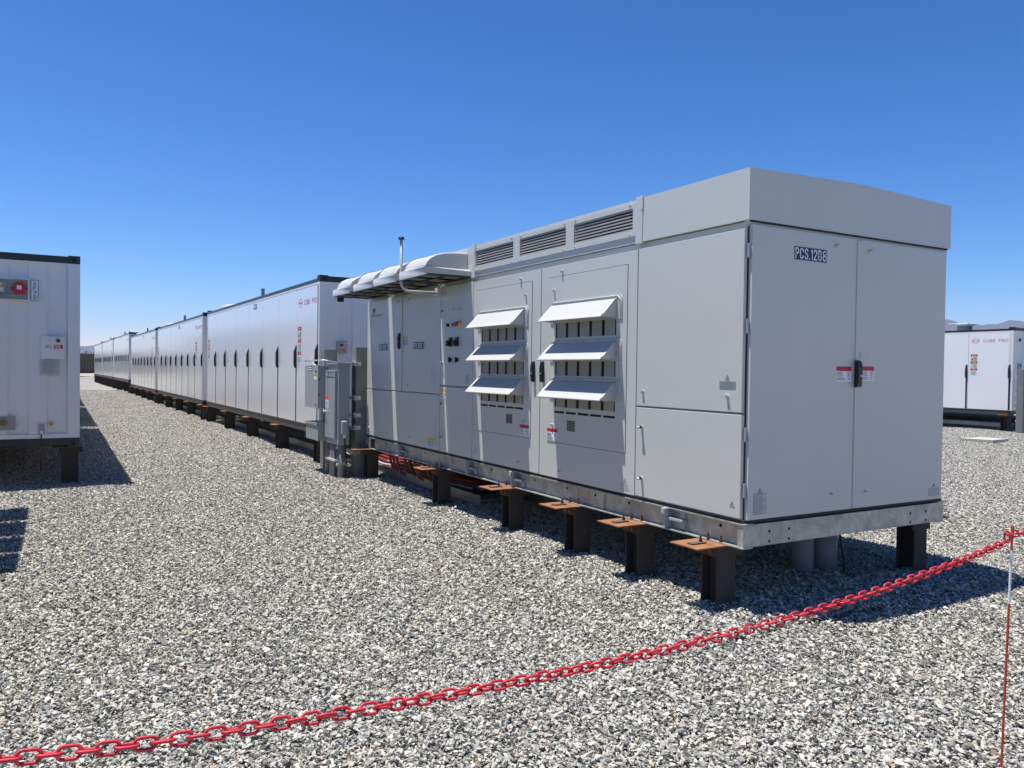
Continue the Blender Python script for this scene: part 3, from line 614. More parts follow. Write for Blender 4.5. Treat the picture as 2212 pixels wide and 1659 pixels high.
        # cheeks: lip band then inset hump side
        for s_, yl, sg in ((0, ya, 1), (1, yb, -1)):
            lip = [(-0.508, yl, 2.533), (0.008, yl, 2.533), (0.008, yl, 2.60), (-0.512, yl, 2.60)]
            mb.add(lip, [(0, 1, 2, 3)]); mb.add([(-0.512, yl, 2.60), (0.008, yl, 2.60), (0.008, yl+sg*0.085, 2.628), (-0.482, yl+sg*0.085, 2.628)], [(0, 1, 2, 3)])
            side = [(x, yl+sg*i_, z) for (x, z), i_ in zip(prof[3:], ins[3:])]
            base = [(0.008, yl+sg*0.085, 2.628)]
            mb.add(side+base, [tuple(range(len(side)+1))], False)
        o = mb.build('hood_shell', M_HOOD, cm)
        bv = o.modifiers.new('weld', 'WELD'); bv.merge_threshold = 0.0004; b2_ = o.modifiers.new('bevel', 'BEVEL'); b2_.width = 0.028; b2_.segments = 4; b2_.limit_method = 'ANGLE'; b2_.angle_limit = math.radians(50)
        ws = o.modifiers.new('smooth', 'WEIGHTED_NORMAL')
        mb = MB(); mb.use(M_GAP_SHADE); mb.box(-0.498, 0.006, ya+0.01, yb-0.01, 2.575, 2.58)
        mb.use(M_BLACK)
        for x in (-0.494, -0.26, -0.02): mb.box(x-0.012, x+0.012, ya+0.008, yb-0.008, 2.528, 2.548)
        for y in (ya+0.012, (ya+yb)/2, yb-0.012): mb.box(-0.49, 0.0, y-0.012, y+0.012, 2.529, 2.549)
        mb.use(M_SLAT)
        for k in range(1, 8):
            y = ya+k*(yb-ya)/8; mb.box(-0.485, -0.01, y-0.010, y+0.010, 2.540, 2.546)
        mb.build('underside_grille', None, cm)
    # ---- antenna mast on its bracket
    an = empty('antenna_mast'); an.parent = root
    mb = MB(); mb.box(-0.012, 0.0, 4.413, 4.635, 2.386, 2.494, 0.003); mb.box(-0.055, -0.010, 4.47, 4.585, 2.395, 2.485, 0.006); mb.build('bracket', M_HOOD, an)
    pts = [(-0.03, 4.525, 2.425), (-0.38, 4.525, 2.425)]+[(-0.38-0.10*math.sin(t), 4.525, 2.525-0.10*math.cos(t)) for t in np.linspace(0.15, math.pi/2, 8)]+[(-0.482, 4.525, 2.98)]
    mb = MB(); mb.tube(pts, 0.0155, 14); mb.build('mast_pipe', M_HOOD, an)
    mb = MB(); mb.cyl((-0.482, 4.525, 2.975), (-0.482, 4.525, 2.990), 0.032, 18); mb.cyl((-0.482, 4.525, 2.990), (-0.482, 4.525, 3.008), 0.034, 18, 0.024); mb.build('antenna_puck', M_BLACK, an)
    # ---- doors on the end
    def edoor(x0, x1):
        mb = MB(); mb.box(x0, x1, 0.0, 0.027, 0.660, 2.508, 0.0025); return mb.build('door', M_PCS, root)
    e1 = edoor(0.034, 1.058); e2 = edoor(1.064, 2.062)
    mb = MB(); mb.box(1.030, 1.068, -0.007, 0.0, 0.662, 2.500, 0.004); mb.build('door_fold', M_PCS, e1)
    s = END.sheet('name_sticker', M_BLUE, 0.411, 0.719, 2.321, 2.406, e1); END.stroke('PCS.12B8', 0.419, 2.328, 0.071, 0.293, M_WHITE, s, 0.125, 0.0026)
    lock(END, 0.811, 2.441, e1); lock(END, 1.161, 2.435, e2); lock(END, 0.811, 0.777, e1, bright=False); lock(END, 1.172, 0.771, e2, bright=False)
    lever(END, 1.038, 1.588, e1, 0.185, 0.046, 0.007)
    stk(END, 0.843, 0.994, 1.532, 1.636, e1, c=0.0015); stk(END, 1.085, 1.238, 1.538, 1.640, e2, c=0.0015)
    marks(END, e1, (0.137, 0.826, 0.034), [(0.082, 0.195, 0.780, 0.824, 5, 1), (0.082, 0.195, 0.735, 0.776, 5, 1), (0.082, 0.195, 0.692, 0.731, 5, 1)])
    marks(END, e2, (1.966, 0.751, 0.032), [(1.902, 2.028, z, z+0.014, 1, 1) for z in (0.730, 0.709, 0.688)])
    mb = MB(); mb.use(M_SLAT); END.poly(mb, [(1.079, 1.74), (1.087, 1.735), (1.092, 1.71), (1.086, 1.695), (1.080, 1.71)], 0.0, 0.0006); mb.use(M_INK)
    END.poly(mb, [(1.158, 1.735), (1.162, 1.735), (1.165, 1.715), (1.160, 1.714)], 0, 0.0006); END.poly(mb, [(1.75, 1.29), (1.754, 1.295), (1.752, 1.275)], 0, 0.0006); mb.build('scuffs', None, e2)
    tag(root, 'long light grey inverter cabinet with white rain hoods and a PCS.12B8 sticker', 'inverter')
    return root
inverter = build_inverter()

# ---------------------------------------------------------------- steel piles
def build_pile(cap_side=True, H=0.0, plate=True, w_=0.13, d=0.13):
    """origin: ground at the pile's left-near corner; top at local z 0.40"""
    root = empty('steel_pile'); t = 0.012; zt = 0.393
    mb = MB(); mb.box(0, w_, 0, t, -0.3, zt); mb.box(0, w_, d-t, d, -0.3, zt); mb.box(w_/2-t/2, w_/2+t/2, t, d-t, -0.3, zt)
    mb.build('h_beam', M_PILE, root)
    mb = MB(); mb.use(M_PILE); mb.box(-0.014, w_+0.05, -0.016, -0.001, zt-0.072, zt-0.001); mb.box(-0.014, w_+0.05, d+0.001, d+0.016, zt-0.072, zt-0.001)
    mb.use(M_RUSTD); mb.box(-0.015, -0.003, -0.001, d+0.001, zt-0.072, zt-0.001); mb.use(M_WASH)
    for y in (d*0.27, d*0.7): mb.cyl((-0.03, y, zt-0.04), (-0.015, y, zt-0.04), 0.012, 6)
    mb.build('cap_bracket', None, root)
    if cap_side:
        mb = MB(); mb.box(-0.215, 0.17, -0.045, 0.215, zt, zt+0.0095, 0.001); mb.build('cap_plate', M_RUST, root)
        mb = MB(); mb.box(-0.165, -0.045, 0.055, 0.105, zt+0.0105, zt+0.021, 0.001); mb.build('clamp_plate', M_WASH, root)
        for (x, y, z) in ((-0.075, 0.08, zt+0.021), (0.035, 0.125, zt+0.018), (0.045, 0.02, zt+0.018)):
            mb = MB(); mb.cyl((x, y, z), (x, y, z+0.016), 0.0125, 6); mb.cyl((x, y, z+0.016), (x, y, z+0.042), 0.0068, 8); mb.build('bolt', M_RUSTD, root)
    else:
        mb = MB(); mb.box(-0.10, w_+0.05, -0.045, d+0.045, zt, zt+0.0095, 0.001); mb.build('cap_plate', M_RUST if plate else M_PILE, root)
    return root
def ordinal(i): return ['first', 'second', 'third', 'fourth', 'fifth', 'sixth', 'seventh', 'eighth', 'ninth', 'tenth'][i]
pileA = build_pile(True, w_=0.155, d=0.15); pileB = build_pile(False, w_=0.20, d=0.20)
index_kids()
used = set()
def place_pile(proto, x, y, ztop, label, group, rz=0, mirror=False):
    o = proto if proto not in used else copy_tree(proto)
    used.add(proto); o.location = (x, y, ztop-0.4025); o.rotation_euler = (0, 0, rz)
    o.scale = (-1 if mirror else 1, 1, 1)
    tag(o, label, 'pile', group); return o
GP = 'steel piles under the inverter cabinet'
lab = ['nearest rusty capped pile at the front corner of the inverter cabinet', 'second rusty capped pile from the near corner under the inverter', 'third rusty capped pile from the near corner under the inverter',
       'fourth rusty capped pile from the near corner under the inverter', 'fifth pile under the inverter, beside the red cables', 'rusty capped pile at the far end of the inverter beside the grey post']
for i, y in enumerate((0.185, 0.985, 1.80, 2.88, 4.48, 6.79)): place_pile(pileA, -0.03, y, 0.4795, lab[i], GP)
for i, y in enumerate((0.155, 1.8, 4.48, 6.79)):
    place_pile(pileA, 2.14, y, 0.4795, ['dark pile in shade under the right near corner of the inverter', 'second pile on the shaded right side of the inverter', 'third pile on the shaded right side of the inverter', 'far pile on the shaded right side of the inverter'][i], GP, mirror=True)

# ---------------------------------------------------------------- battery containers
CL, CW = 9.84, 2.42
def build_container(mirror=False, back_doors=False):
    """origin at near left bottom corner of its frame; doors on the -X side; mirror puts them on the +X side"""
    root = empty('battery_container'); X = (lambda x: x)
    def bx(mb, x0, x1, y0, y1, z0, z1, b=0): mb.box(X(x0), X(x1), y0, y1, z0, z1, b)
    f = Face((0, 0, 0), (0, -1, 0), (-1, 0, 0))
    A = lambda y: -y
    e = Face((0, 0, 0), (1, 0, 0), (0, -1, 0))
    def ea(x): return X(x)
    z0, z1 = 0.12, 2.40
    mb = MB(); bx(mb, 0.035, CW-0.02, 0.05, CL-0.05, z0, z1)
    for y in (0.0, CL-0.12):
        bx(mb, 0.0, 0.12, y, y+0.12, z0, z1, 0.004); bx(mb, CW-0.14, CW, y, y+0.12, z0, z1, 0.004)
    bx(mb, 0.0, 0.03, 0.12, CL-0.12, z1-0.035, z1-0.001)
    # corrugated near and far ends
    for side, yb in ((0, 0.0), (1, CL)):
        sg = 1 if side == 0 else -1
        xs = [0.12]; ds = [0.045]; x = 0.125; k = 0
        while x < CW-0.16:
            a = 0.018 if k % 2 == 0 else 0.042
            xs += [x, min(x+0.195, CW-0.15)]; ds += [a, a]; x += 0.195+0.020; k += 1
        xs.append(CW-0.14); ds.append(0.045)
        n = len(xs); vs = [(X(a), yb+sg*d, z0+0.05) for a, d in zip(xs, ds)]+[(X(a), yb+sg*d, z1-0.02) for a, d in zip(xs, ds)]
        mb.add(vs, [(i, i+1, n+i+1, n+i) for i in range(n-1)])
        bx(mb, 0.12, CW-0.14, yb+sg*0.004, yb+sg*0.055, z0, z0+0.052, 0.002); bx(mb, 0.12, CW-0.14, yb+sg*0.004, yb+sg*0.055, z1-0.022, z1)
    body = mb.build('container_body', M_BATM, root)
    mb = MB(); bx(mb, 0.0, 0.09, 0.13, CL-0.13, z1, z1+0.06, 0.004); bx(mb, CW-0.09, CW, 0.13, CL-0.13, z1, z1+0.06, 0.004)
    bx(mb, 0.02, CW-0.02, 0.02, CL-0.02, z1-0.001, z1+0.035)
    for y in (0.0, CL-0.10): bx(mb, 0.12, CW-0.12, y+0.004, y+0.096, z1, z1+0.092, 0.004)
    mb.build('top_rail', M_FRAME, root)
    mb = MB(); bx(mb, 0.008, 0.10, 0.14, CL-0.14, 0.0, z0-0.004); bx(mb, CW-0.10, CW-0.008, 0.14, CL-0.14, 0, z0-0.004)
    bx(mb, 0.0, 0.03, 0.13, CL-0.13, z0-0.020, z0-0.002)
    mb.build('base_rail', M_SKIRT, root)
    mb = MB()
    for y in (0.0, CL-0.10): bx(mb, 0.13, CW-0.13, y+0.004, y+0.096, 0.02, z0-0.001, 0.003)
    for k in range(8): bx(mb, 0.1, CW-0.1, 0.9+k*1.15, 0.98+k*1.15, 0.02, z0-0.01)
    mb.build('end_beam', M_FRAME, root)
    for (x, y) in ((0, 0), (CW-0.14, 0), (0, CL-0.14), (CW-0.14, CL-0.14)):
        for zz in (-0.005, z1-0.001):
            mb = MB(); mb.use(M_FRAME); bx(mb, x, x+0.14, y, y+0.14, zz, zz+(0.106 if zz > 1 else 0.124), 0.005)
            zc = zz+0.053
            mb.use(M_VOID)
            for yy, s_ in ((y, -1), (y+0.14, 1)): mb.box(X(x+0.045), X(x+0.09), yy+s_*0.0015, yy-s_*0.004, zc-0.028, zc+0.028)
            for xx, s_ in ((x, -1), (x+0.14, 1)): mb.box(X(xx+s_*0.0015), X(xx-s_*0.004), y+0.05, y+0.09, zc-0.028, zc+0.028)
            mb.build('corner_casting', None, root)
    # roof furniture
    mb = MB(); n_ = 20; cx, cy = X(0.55), 8.55; rings = []
    for r, z in ((0.60, 0.035), (0.60, 0.11), (0.56, 0.165), (0.42, 0.20), (0.2, 0.21)):
        rings += [(cx+0.75*r*math.cos(t), cy+r*math.sin(t), z1+z) for t in [2*math.pi*i/n_ for i in range(n_)]]
    mb.add(rings, [(i*n_+k, i*n_+(k+1) % n_, (i+1)*n_+(k+1) % n_, (i+1)*n_+k) for i in range(4) for k in range(n_)]+[tuple(range(4*n_, 5*n_))], True)
    mb.build('roof_vent_dome', M_HOOD, root)
    for cy2 in (2.2, 5.2):
        mb = MB(); mb.cyl((X(1.3), cy2, z1+0.03), (X(1.3), cy2, z1+0.11), 0.28, 20); mb.build('roof_vent_dome', M_HOOD, root)
    mb = MB(); bx(mb, 0.16, 0.22, 4.50, 4.62, z1+0.03, z1+0.27, 0.004); bx(mb, 0.14, 0.24, 4.46, 4.70, z1+0.03, z1+0.05); mb.build('roof_bracket', M_PANEL, root)
    # eight doors, each with a handle and the dark strip below it
    dl = (CL-0.09)/8
    for k in range(8):
        y0 = 0.045+k*dl; y1 = y0+dl-0.010
        mb = MB(); bx(mb, 0.0, 0.034, y0+0.0, y1, z0+0.006, z1-0.042, 0.003); d = mb.build('door', M_BAT, root)
        mb = MB(); hy = y0+0.045
        pr = [(1.03, 0.0), (1.05, 0.028), (1.12, 0.040), (1.32, 0.038), (1.39, 0.012), (1.43, 0.0)]
        vs = []
        for z, c in pr:
            w_ = 0.024
            for yy in (hy-w_, hy+w_): vs.append((X(-c-0.001), yy, z))
            for yy in (hy-w_, hy+w_): vs.append((X(0.001), yy, z))
        fs = []
        for i in range(len(pr)-1):
            o_ = 4*i; fs += [(o_, o_+1, o_+5, o_+4), (o_, o_+4, o_+6, o_+2), (o_+1, o_+3, o_+7, o_+5)]
        mb.add(vs, fs); mb.build('handle', M_BLACK, d)
        mb = MB(); bx(mb, -0.0018, 0.0, hy-0.030, hy+0.022, z0+0.012, 1.03)
        c0 = [(X(-0.0018), hy-0.030, 1.03), (X(-0.0018), hy+0.026, 1.03), (X(-0.0018), hy+0.026, 1.36), (X(-0.0018), hy-0.030, 1.40)]
        mb.add(c0, [(0, 1, 2, 3)]); mb.build('pull_recess', M_BLACK, d)
        if k in (0, 7):
            c = 0.0015
            yc = (y0+1.05) if k == 0 else (y0+0.98); a0 = A(yc+0.10); a1 = A(yc-0.10); a0, a1 = min(a0, a1), max(a0, a1)
            mb = MB(); zt = 1.735
            for mt, h in ((M_RED, 0.062), (M_CREAM, 0.148), (M_RED, 0.06), (M_CREAM, 0.15), (M_RED, 0.058), (M_WHITE, 0.15)):
                mb.use(mt); f.box(mb, a0, a1, zt-h, zt, 0, c)
                if mt is M_CREAM and h < 0.149:
                    mb.use(M_INKD); f.poly(mb, [(a0+0.02, zt-h+0.03), (a0+0.085, zt-h+0.03), (a0+0.052, zt-h+0.11)], 0, c+0.001); f.lines(mb, a0+0.11, a1-0.01, zt-h+0.02, zt-0.02, 5, c=c+0.001)
                elif mt is M_CREAM:
                    mb.use(M_LBLUE); f.box(mb, a0+0.02, a0+0.07, zt-h+0.01, zt-0.01, 0, c+0.001); mb.use(M_INK); f.lines(mb, a0+0.09, a1-0.01, zt-h+0.02, zt-0.02, 6, c=c+0.001)
                elif mt is M_RED: mb.use(M_WHITE); f.lines(mb, a0+0.05, a1-0.03, zt-h+0.02, zt-0.02, 1, c=c+0.001)
                else: mb.use(M_INK); f.lines(mb, a0+0.01, a1-0.02, zt-h+0.02, zt-0.02, 7, c=c+0.001)
                zt -= h
            mb.build('warning_sticker', None, d)
        if k == 0:
            ac = A(y0+1.01); mb = MB(); n_ = 28; mb.use(M_LOGO)
            for i in range(n_):
                t0, t1 = 2*math.pi*i/n_, 2*math.pi*(i+1)/n_
                q = lambda r1, r2, t: (ac+r1*math.cos(t), 2.127+r2*math.sin(t))
                f.poly(mb, [q(0.115, 0.072, t0), q(0.115, 0.072, t1), q(0.102, 0.062, t1), q(0.102, 0.062, t0)], 0, 0.0012)
            lg = mb.build('logo', None, d); f.stroke('BYD', ac-0.075, 2.105, 0.044, 0.15, M_LOGO, lg, 0.24, 0.0013)
            s_ = 1
            f.stroke('CUBE', ac+0.225, 2.080, 0.088, 0.325, M_LOGO, d, 0.13, 0.0013); f.stroke('PRO', ac+0.655, 2.080, 0.088, 0.25, M_LOGO, d, 0.13, 0.0013)
        if k == 3:
            ac = A(y0+0.66); pl = f.sheet('name_plate', M_BLUE, ac-0.14, ac+0.14, 2.22, 2.32, d); mb = MB(); f.lines(mb, ac-0.12, ac+0.12, 2.235, 2.305, 2, 0.6, 0.1, 0.0025); mb.build('lettering', M_WHITE, pl)
        if k == 4:
            f.sheet('warning_sticker', M_YEL, A(y0+0.07)-0.03, A(y0+0.07)+0.03, 1.05, 1.25, d)
    # equipment on the near end (x measured from the door side, or from the other corner)
    X = (lambda x: CW-x) if mirror else (lambda x: x)
    def eb(mb, x0, x1, b0, b1, c0, c1, bev=0): mb.box(X(x0), X(x1), -c1, -c0, b0, b1, bev)
    if not mirror:
        mb = MB(); mb.use(M_PANEL); eb(mb, 0.280, 0.455, 1.280, 1.475, -0.03, 0.004, 0.002); mb.use(M_HOOD); eb(mb, 0.287, 0.448, 1.287, 1.468, 0.004, 0.008, 0.001); pan = mb.build('control_plate', None, root)
        mb = MB(); mb.use(M_YEL); mb.cyl((0.358, -0.008, 1.412), (0.358, -0.014, 1.412), 0.030, 18); mb.use(M_MAROON); mb.cyl((0.358, -0.014, 1.412), (0.358, -0.045, 1.412), 0.024, 18, 0.021); mb.build('push_button', None, pan)
        mb = MB(); mb.use(M_RED); e.box(mb, 0.305, 0.408, 1.300, 1.352, 0.008, 0.010); mb.use(M_WHITE); Face((0, -0.0085, 0), (1, 0, 0), (0, -1, 0)).lines(mb, 0.315, 0.40, 1.304, 1.348, 3); mb.build('warning_sticker', None, pan)
        mb = MB(); mb.use(M_BATM); eb(mb, 0.278, 0.395, 2.088, 2.190, -0.03, 0.004); mb.use(M_VOID); eb(mb, 0.284, 0.389, 2.096, 2.184, 0.004, 0.0055); mb.build('cable_port', None, root)
        return root
    mb = MB(); mb.use(M_BATM); eb(mb, 0.165, 0.445, 1.145, 1.445, -0.03, 0.006, 0.003); pan = mb.build('control_plate', None, root)
    mb = MB(); mb.use(M_CHROME); mb.cyl((X(0.353), -0.006, 1.39), (X(0.353), -0.022, 1.39), 0.014, 14); mb.build('indicator', None, pan)
    mb = MB(); mb.use(M_YEL); mb.cyl((X(0.249), -0.006, 1.388), (X(0.249), -0.012, 1.388), 0.028, 18); mb.use(M_MAROON); mb.cyl((X(0.249), -0.012, 1.388), (X(0.249), -0.04, 1.388), 0.023, 18, 0.02); mb.build('push_button', None, pan)
    for (x0, x1, m1, m2) in ((0.305, 0.405, M_WHITE, M_INK), (0.197, 0.297, M_RED, M_WHITE)):
        q0, q1 = min(X(x0), X(x1)), max(X(x0), X(x1))
        mb = MB(); mb.use(m1); e.box(mb, q0, q1, 1.285, 1.335, 0.006, 0.008); mb.use(m2); Face((0, -0.0065, 0), (1, 0, 0), (0, -1, 0)).lines(mb, q0+0.01, q1-0.01, 1.288, 1.332, 3); mb.build('warning_sticker', None, pan)
    q0, q1 = min(X(0.235), X(0.443)), max(X(0.235), X(0.443))
    mb = MB(); mb.use(M_HOOD); eb(mb, 0.235, 0.443, 0.938, 1.135, 0.0, 0.010, 0.003); mb.use(M_INK); Face((0, -0.0095, 0), (1, 0, 0), (0, -1, 0)).lines(mb, q0+0.02, q1-0.02, 0.965, 1.12, 12, 0.3); mb.build('document_holder', None, root)
    # alarm recess
    rc = empty('alarm_recess'); rc.parent = root
    mb = MB(); mb.use(M_SLAT); eb(mb, 0.588, 1.12, 1.900, 2.155, -0.03, -0.0005)
    mb.use(M_BATM)
    for q in ((0.570, 0.588, 1.885, 2.17), (1.12, 1.138, 1.885, 2.17), (0.588, 1.12, 1.885, 1.90), (0.588, 1.12, 2.155, 2.17)): eb(mb, *q, -0.03, 0.018)
    mb.build('recess_frame', None, rc)
    mb = MB(); mb.use(M_RED); pts = []
    xc = X(0.68); zc = 2.045
    pts = [(xc-0.062, zc-0.062), (xc-0.045, zc-0.075), (xc+0.045, zc-0.075), (xc+0.062, zc-0.062), (xc+0.064, zc+0.05), (xc+0.045, zc+0.066), (xc+0.03, zc+0.076), (xc+0.012, zc+0.076), (xc, zc+0.070), (xc-0.012, zc+0.076), (xc-0.03, zc+0.076), (xc-0.045, zc+0.066), (xc-0.064, zc+0.05)]
    mb.prism(pts, 1, -0.05, 0.0); mb.box(xc-0.092, xc+0.092, -0.012, 0.0, zc-0.022, zc+0.012, 0.004); mb.use(M_WHITE); mb.box(xc-0.026, xc+0.026, -0.056, -0.05, zc-0.022, zc+0.03, 0.002)
    mb.build('alarm_strobe', None, rc, 'red strobe horn')
    mb = MB(); mb.use(M_PANEL); xc2 = X(0.89); mb.box(xc2-0.065, xc2+0.065, -0.045, 0.0, zc-0.072, zc+0.066, 0.008); mb.use(M_LAMPY); mb.box(xc2-0.03, xc2+0.03, -0.06, -0.045, zc+0.005, zc+0.045, 0.006); mb.use(M_CREAM); mb.box(xc2-0.035, xc2+0.04, -0.048, -0.045, zc-0.055, zc-0.002)
    mb.build('beacon_box', None, rc)
    mb = MB(); mb.tube([(xc+0.02, -0.02, zc-0.07), (xc+0.02, -0.02, zc-0.085), (xc-0.02, -0.02, zc-0.095), (xc2+0.05*(-1 if mirror else 1), -0.02, zc-0.10), (xc2, -0.02, zc-0.085), (xc2-0.02, -0.02, zc-0.07)], 0.008, 8); mb.build('conduit', M_PANEL2, rc)
    # lower valve box, socket, stamp, square hole
    mb = MB(); mb.use(M_SLAT); eb(mb, 0.72, 1.05, 0.245, 0.41, -0.02, 0.006, 0.003); mb.use(M_PANEL2); eb(mb, 0.72, 1.05, 0.238, 0.25, 0.004, 0.016); mb.use(M_BRASS); mb.cyl((X(0.85), -0.004, 0.335), (X(0.85), -0.028, 0.335), 0.042, 20); mb.box(X(0.85)-0.006, X(0.85)+0.006, -0.038, -0.028, 0.300, 0.370); mb.build('valve_box', None, root)
    mb = MB(); mb.use(M_PANEL2); eb(mb, 0.399, 0.462, 0.185, 0.300, -0.02, 0.030, 0.003); mb.use(M_CHROME); eb(mb, 0.415, 0.447, 0.180, 0.225, 0.030, 0.045, 0.003); mb.use(M_MAROON); mb.tube([(X(0.435), -0.040, 0.185), (X(0.435), -0.04, 0.0), (X(0.44), -0.03, -0.30)], 0.008, 8); mb.build('earth_terminal', None, root)
    mb = MB(); mb.use(M_YEL); mb.cyl((X(0.328), -0.004, 0.300), (X(0.328), 0.03, 0.300), 0.026, 20); mb.use(M_INKD); mb.box(X(0.328)-0.003, X(0.328)+0.003, -0.006, -0.004, 0.300, 0.318); mb.box(X(0.328)-0.014, X(0.328)+0.014, -0.006, -0.004, 0.297, 0.301); mb.build('earth_stamp', None, root)
    return root
def name_end_sign(root, chars, mirror):
    X = (lambda x: CW-x) if mirror else (lambda x: x)
    e = Face((0, 0, 0), (1, 0, 0), (0, -1, 0)); q0, q1 = min(X(0.472), X(0.555)), max(X(0.472), X(0.555)); b0, b1 = 1.893, 2.156
    s = e.sheet('number_sign', M_WHITE, q0-0.003, q1+0.003, b0-0.003, b1+0.003, root, 0.006)
    mb = MB(); t = 0.005
    for q in ((q0, q1, b0, b0+t), (q0, q1, b1-t, b1), (q0, q0+t, b0+t, b1-t), (q1-t, q1, b0+t, b1-t)): e.box(mb, *q, 0.005, 0.0068)
    mb.build('sign_border', M_BLUE, s)
    for i, ch in enumerate(chars): e.stroke(ch, (q0+q1)/2-0.017, b1-0.066-i*0.0585, 0.047, 0.034, M_BLUE, s, 0.15, 0.0068)
ANG = 0.0138
index_kids()
cont = build_container(False); contM = build_container(True)
index_kids()
def bpos(s, off=0.0, dx=0.0): # along the battery row line
    return (-0.0367-s*math.sin(ANG)+dx+off*math.cos(ANG), s*math.cos(ANG)+off*math.sin(ANG))
GC = 'white battery containers standing in rows'
specs = [(8.72, 0.53, 0.0, 'nearest white battery container in the row just behind the inverter, its end wall showing'),
         (19.20, 0.53, 0.0, 'second white battery container in the row behind the inverter'),
         (29.68, 0.53, 0.0, 'third white battery container in the row, just before the raised one'),
         (40.25, 0.73, -0.04, 'fourth white battery container in the row, set a step higher with a dark end beam'),
         (50.75, 0.73, -0.04, 'fifth white battery container, small in the distance of the long row'),
         (61.0, 0.72, -0.04, 'farthest white battery container at the end of the long row')]
for i, (s, z, dx, lb) in enumerate(specs):
    c = cont if i == 0 else copy_tree(cont); x, y = bpos(s, dx=dx); c.location = (x, y, z); c.rotation_euler = (0, 0, ANG); tag(c, lb, 'container', GC)
# row on the left of the aisle
index_kids(); base_kids = None
left = []
for i, (y, lb) in enumerate(((8.35, 'white battery container at the left edge with an AF72 sign on its corrugated end'), (18.80, 'battery container hidden behind the AF72 one, first behind it'), (29.25, 'battery container hidden behind the AF72 one, second behind it'))):
    c = contM if i == 0 else copy_tree(contM); c.location = (-3.452-CW, y, 0.495); tag(c, lb, 'container', GC); left.append(c)
name_end_sign(left[0], 'AF72', True)
c = copy_tree(cont); c.location = (19.80, 8.85, 0.50); tag(c, 'white battery container with red logo on its door, at the right edge beyond the gravel', 'container', GC)
c = copy_tree(cont); c.location = (19.72, 19.3, 0.52); tag(c, 'white battery container far right, behind the one with the red logo', 'container', GC)

for i, (x, y, lb) in enumerate(((25.10, 8.85, 'added unseen container at the far right, third deep, shading gravel behind the red logo one'), (27.65, 8.85, 'added unseen container at the far right, fourth deep, shading gravel behind the red logo one'), (22.55, 8.85, 'white battery container standing back to back behind the right edge one'), (-3.452-2*CW-0.32, 8.35, 'battery container outside the frame, back to back with the AF72 one'))):
    c = copy_tree(cont); c.location = (x, y, 0.5); tag(c, lb, 'container', GC)  # third and fourth deep ones are added unseen, to shade gravel under the row
# piles of the containers
GPC = 'steel piles under the battery containers'
names = ['nearest', 'second', 'third', 'fourth', 'fifth', 'farthest']
def cont_piles(s0, zb, dx, nm, rot=True, x0=None, y0=None, right=True):
    for k in range(5):
        ss = 0.06+k*(CL-0.25)/4
        pos = ['near end', 'second from its near end', 'middle', 'fourth from its near end', 'far end'][k]
        for sd in (0, 1):
            if sd == 1 and (k not in (0, 4)): continue
            if x0 is None: x, y = bpos(s0+ss, 0.0 if sd == 0 else CW-0.21, dx)
            else: x, y = x0+(0 if sd == 0 else CW-0.21), y0+ss
            lb = f'dark steel pile under the {nm} container, {pos}' + (', on its right side' if sd else '')
            place_pile(pileB, x, y, zb, lb, GPC, ANG if x0 is None else 0)
for (s, z, dx, lb), nm in zip(specs, names): cont_piles(s, z-0.004, dx, nm+' row')
cont_piles(0, 0.491, 0, 'left edge', x0=-3.452-CW+0.0, y0=8.41); 
cont_piles(0, 0.496, 0, 'right edge', x0=19.80, y0=8.90)

# mirrored inverter across the aisle: its canopy throws the striped shadow on the gravel at the left
index_kids()
inv2 = copy_tree(inverter, skip=('lettering', 'emblem', 'name_sticker')); inv2.location = (-5.02, 0, -0.02); inv2.scale = (-1, 1, 1)
[h for h in D.objects if h.parent == inv2 and h.name.startswith('air_outlet_hood')][2].location.y += 0.05
tag(inv2, 'mirrored grey inverter cabinet outside the frame at the left, casting the striped canopy shadow', 'inverter')

# ---------------------------------------------------------------- electrical rack between inverter and first container
def build_rack():
    root = empty('equipment_rack')
    for (y, h, xo) in ((7.05, 1.815, 0.0), (8.12, 1.80, -0.13)):
        mb = MB(); mb.box(-0.12+xo, 0.075+xo, y, y+0.18, -0.2, h, 0.006); mb.build('post', M_POST, root)
    for z in (1.555, 1.085, 0.845, 0.672, 0.33):
        mb = MB(); y0, y1 = 6.96, 8.36; t = 0.004
        for (x0, x1) in ((-0.215, -0.170), (-0.165, -0.121)):
            if x0 < -0.2 and z < 0.4: continue
            mb.box(x0, x0+t, y0, y1, z, z+0.042); mb.box(x0+t, x1, y0, y1, z, z+t); mb.box(x0+t, x1, y0, y1, z+0.042-t, z+0.042)
            mb.box(x1-t, x1, y0, y1, z+t, z+0.013); mb.box(x1-t, x1, y0, y1, z+0.029, z+0.042-t)
        mb.box(-0.165, -0.06, 7.01, 7.045, z-0.004, z+0.05, 0.003); mb.cyl((-0.15, 7.0, z+0.05), (-0.15, 7.0, z+0.066), 0.009, 6); mb.cyl((-0.14, 7.0, z-0.02), (-0.14, 7.0, z), 0.006, 6)
        mb.build('strut_channel', M_CHROME, root)
    return root
rack = build_rack(); rack.location = (0, 0, 0.06); tag(rack, 'two square grey-green posts with steel strut rails, beside the far end of the inverter', 'rack')
RZ = 0.06
def pan_box(mb, x0, x1, y0, y1, z0, z1, b=0.003): mb.box(x0, x1, y0, y1, z0, z1, b)
p = empty('electrical_panel', (-0.30, 7.26, 0.52))
def T(o): o.location = (0.30, -7.26, -0.52); return o
mb = MB(); mb.box(-0.382, -0.222, 7.0, 7.53, 0.52, 1.640, 0.004); T(mb.build('enclosure', M_PANEL, p))
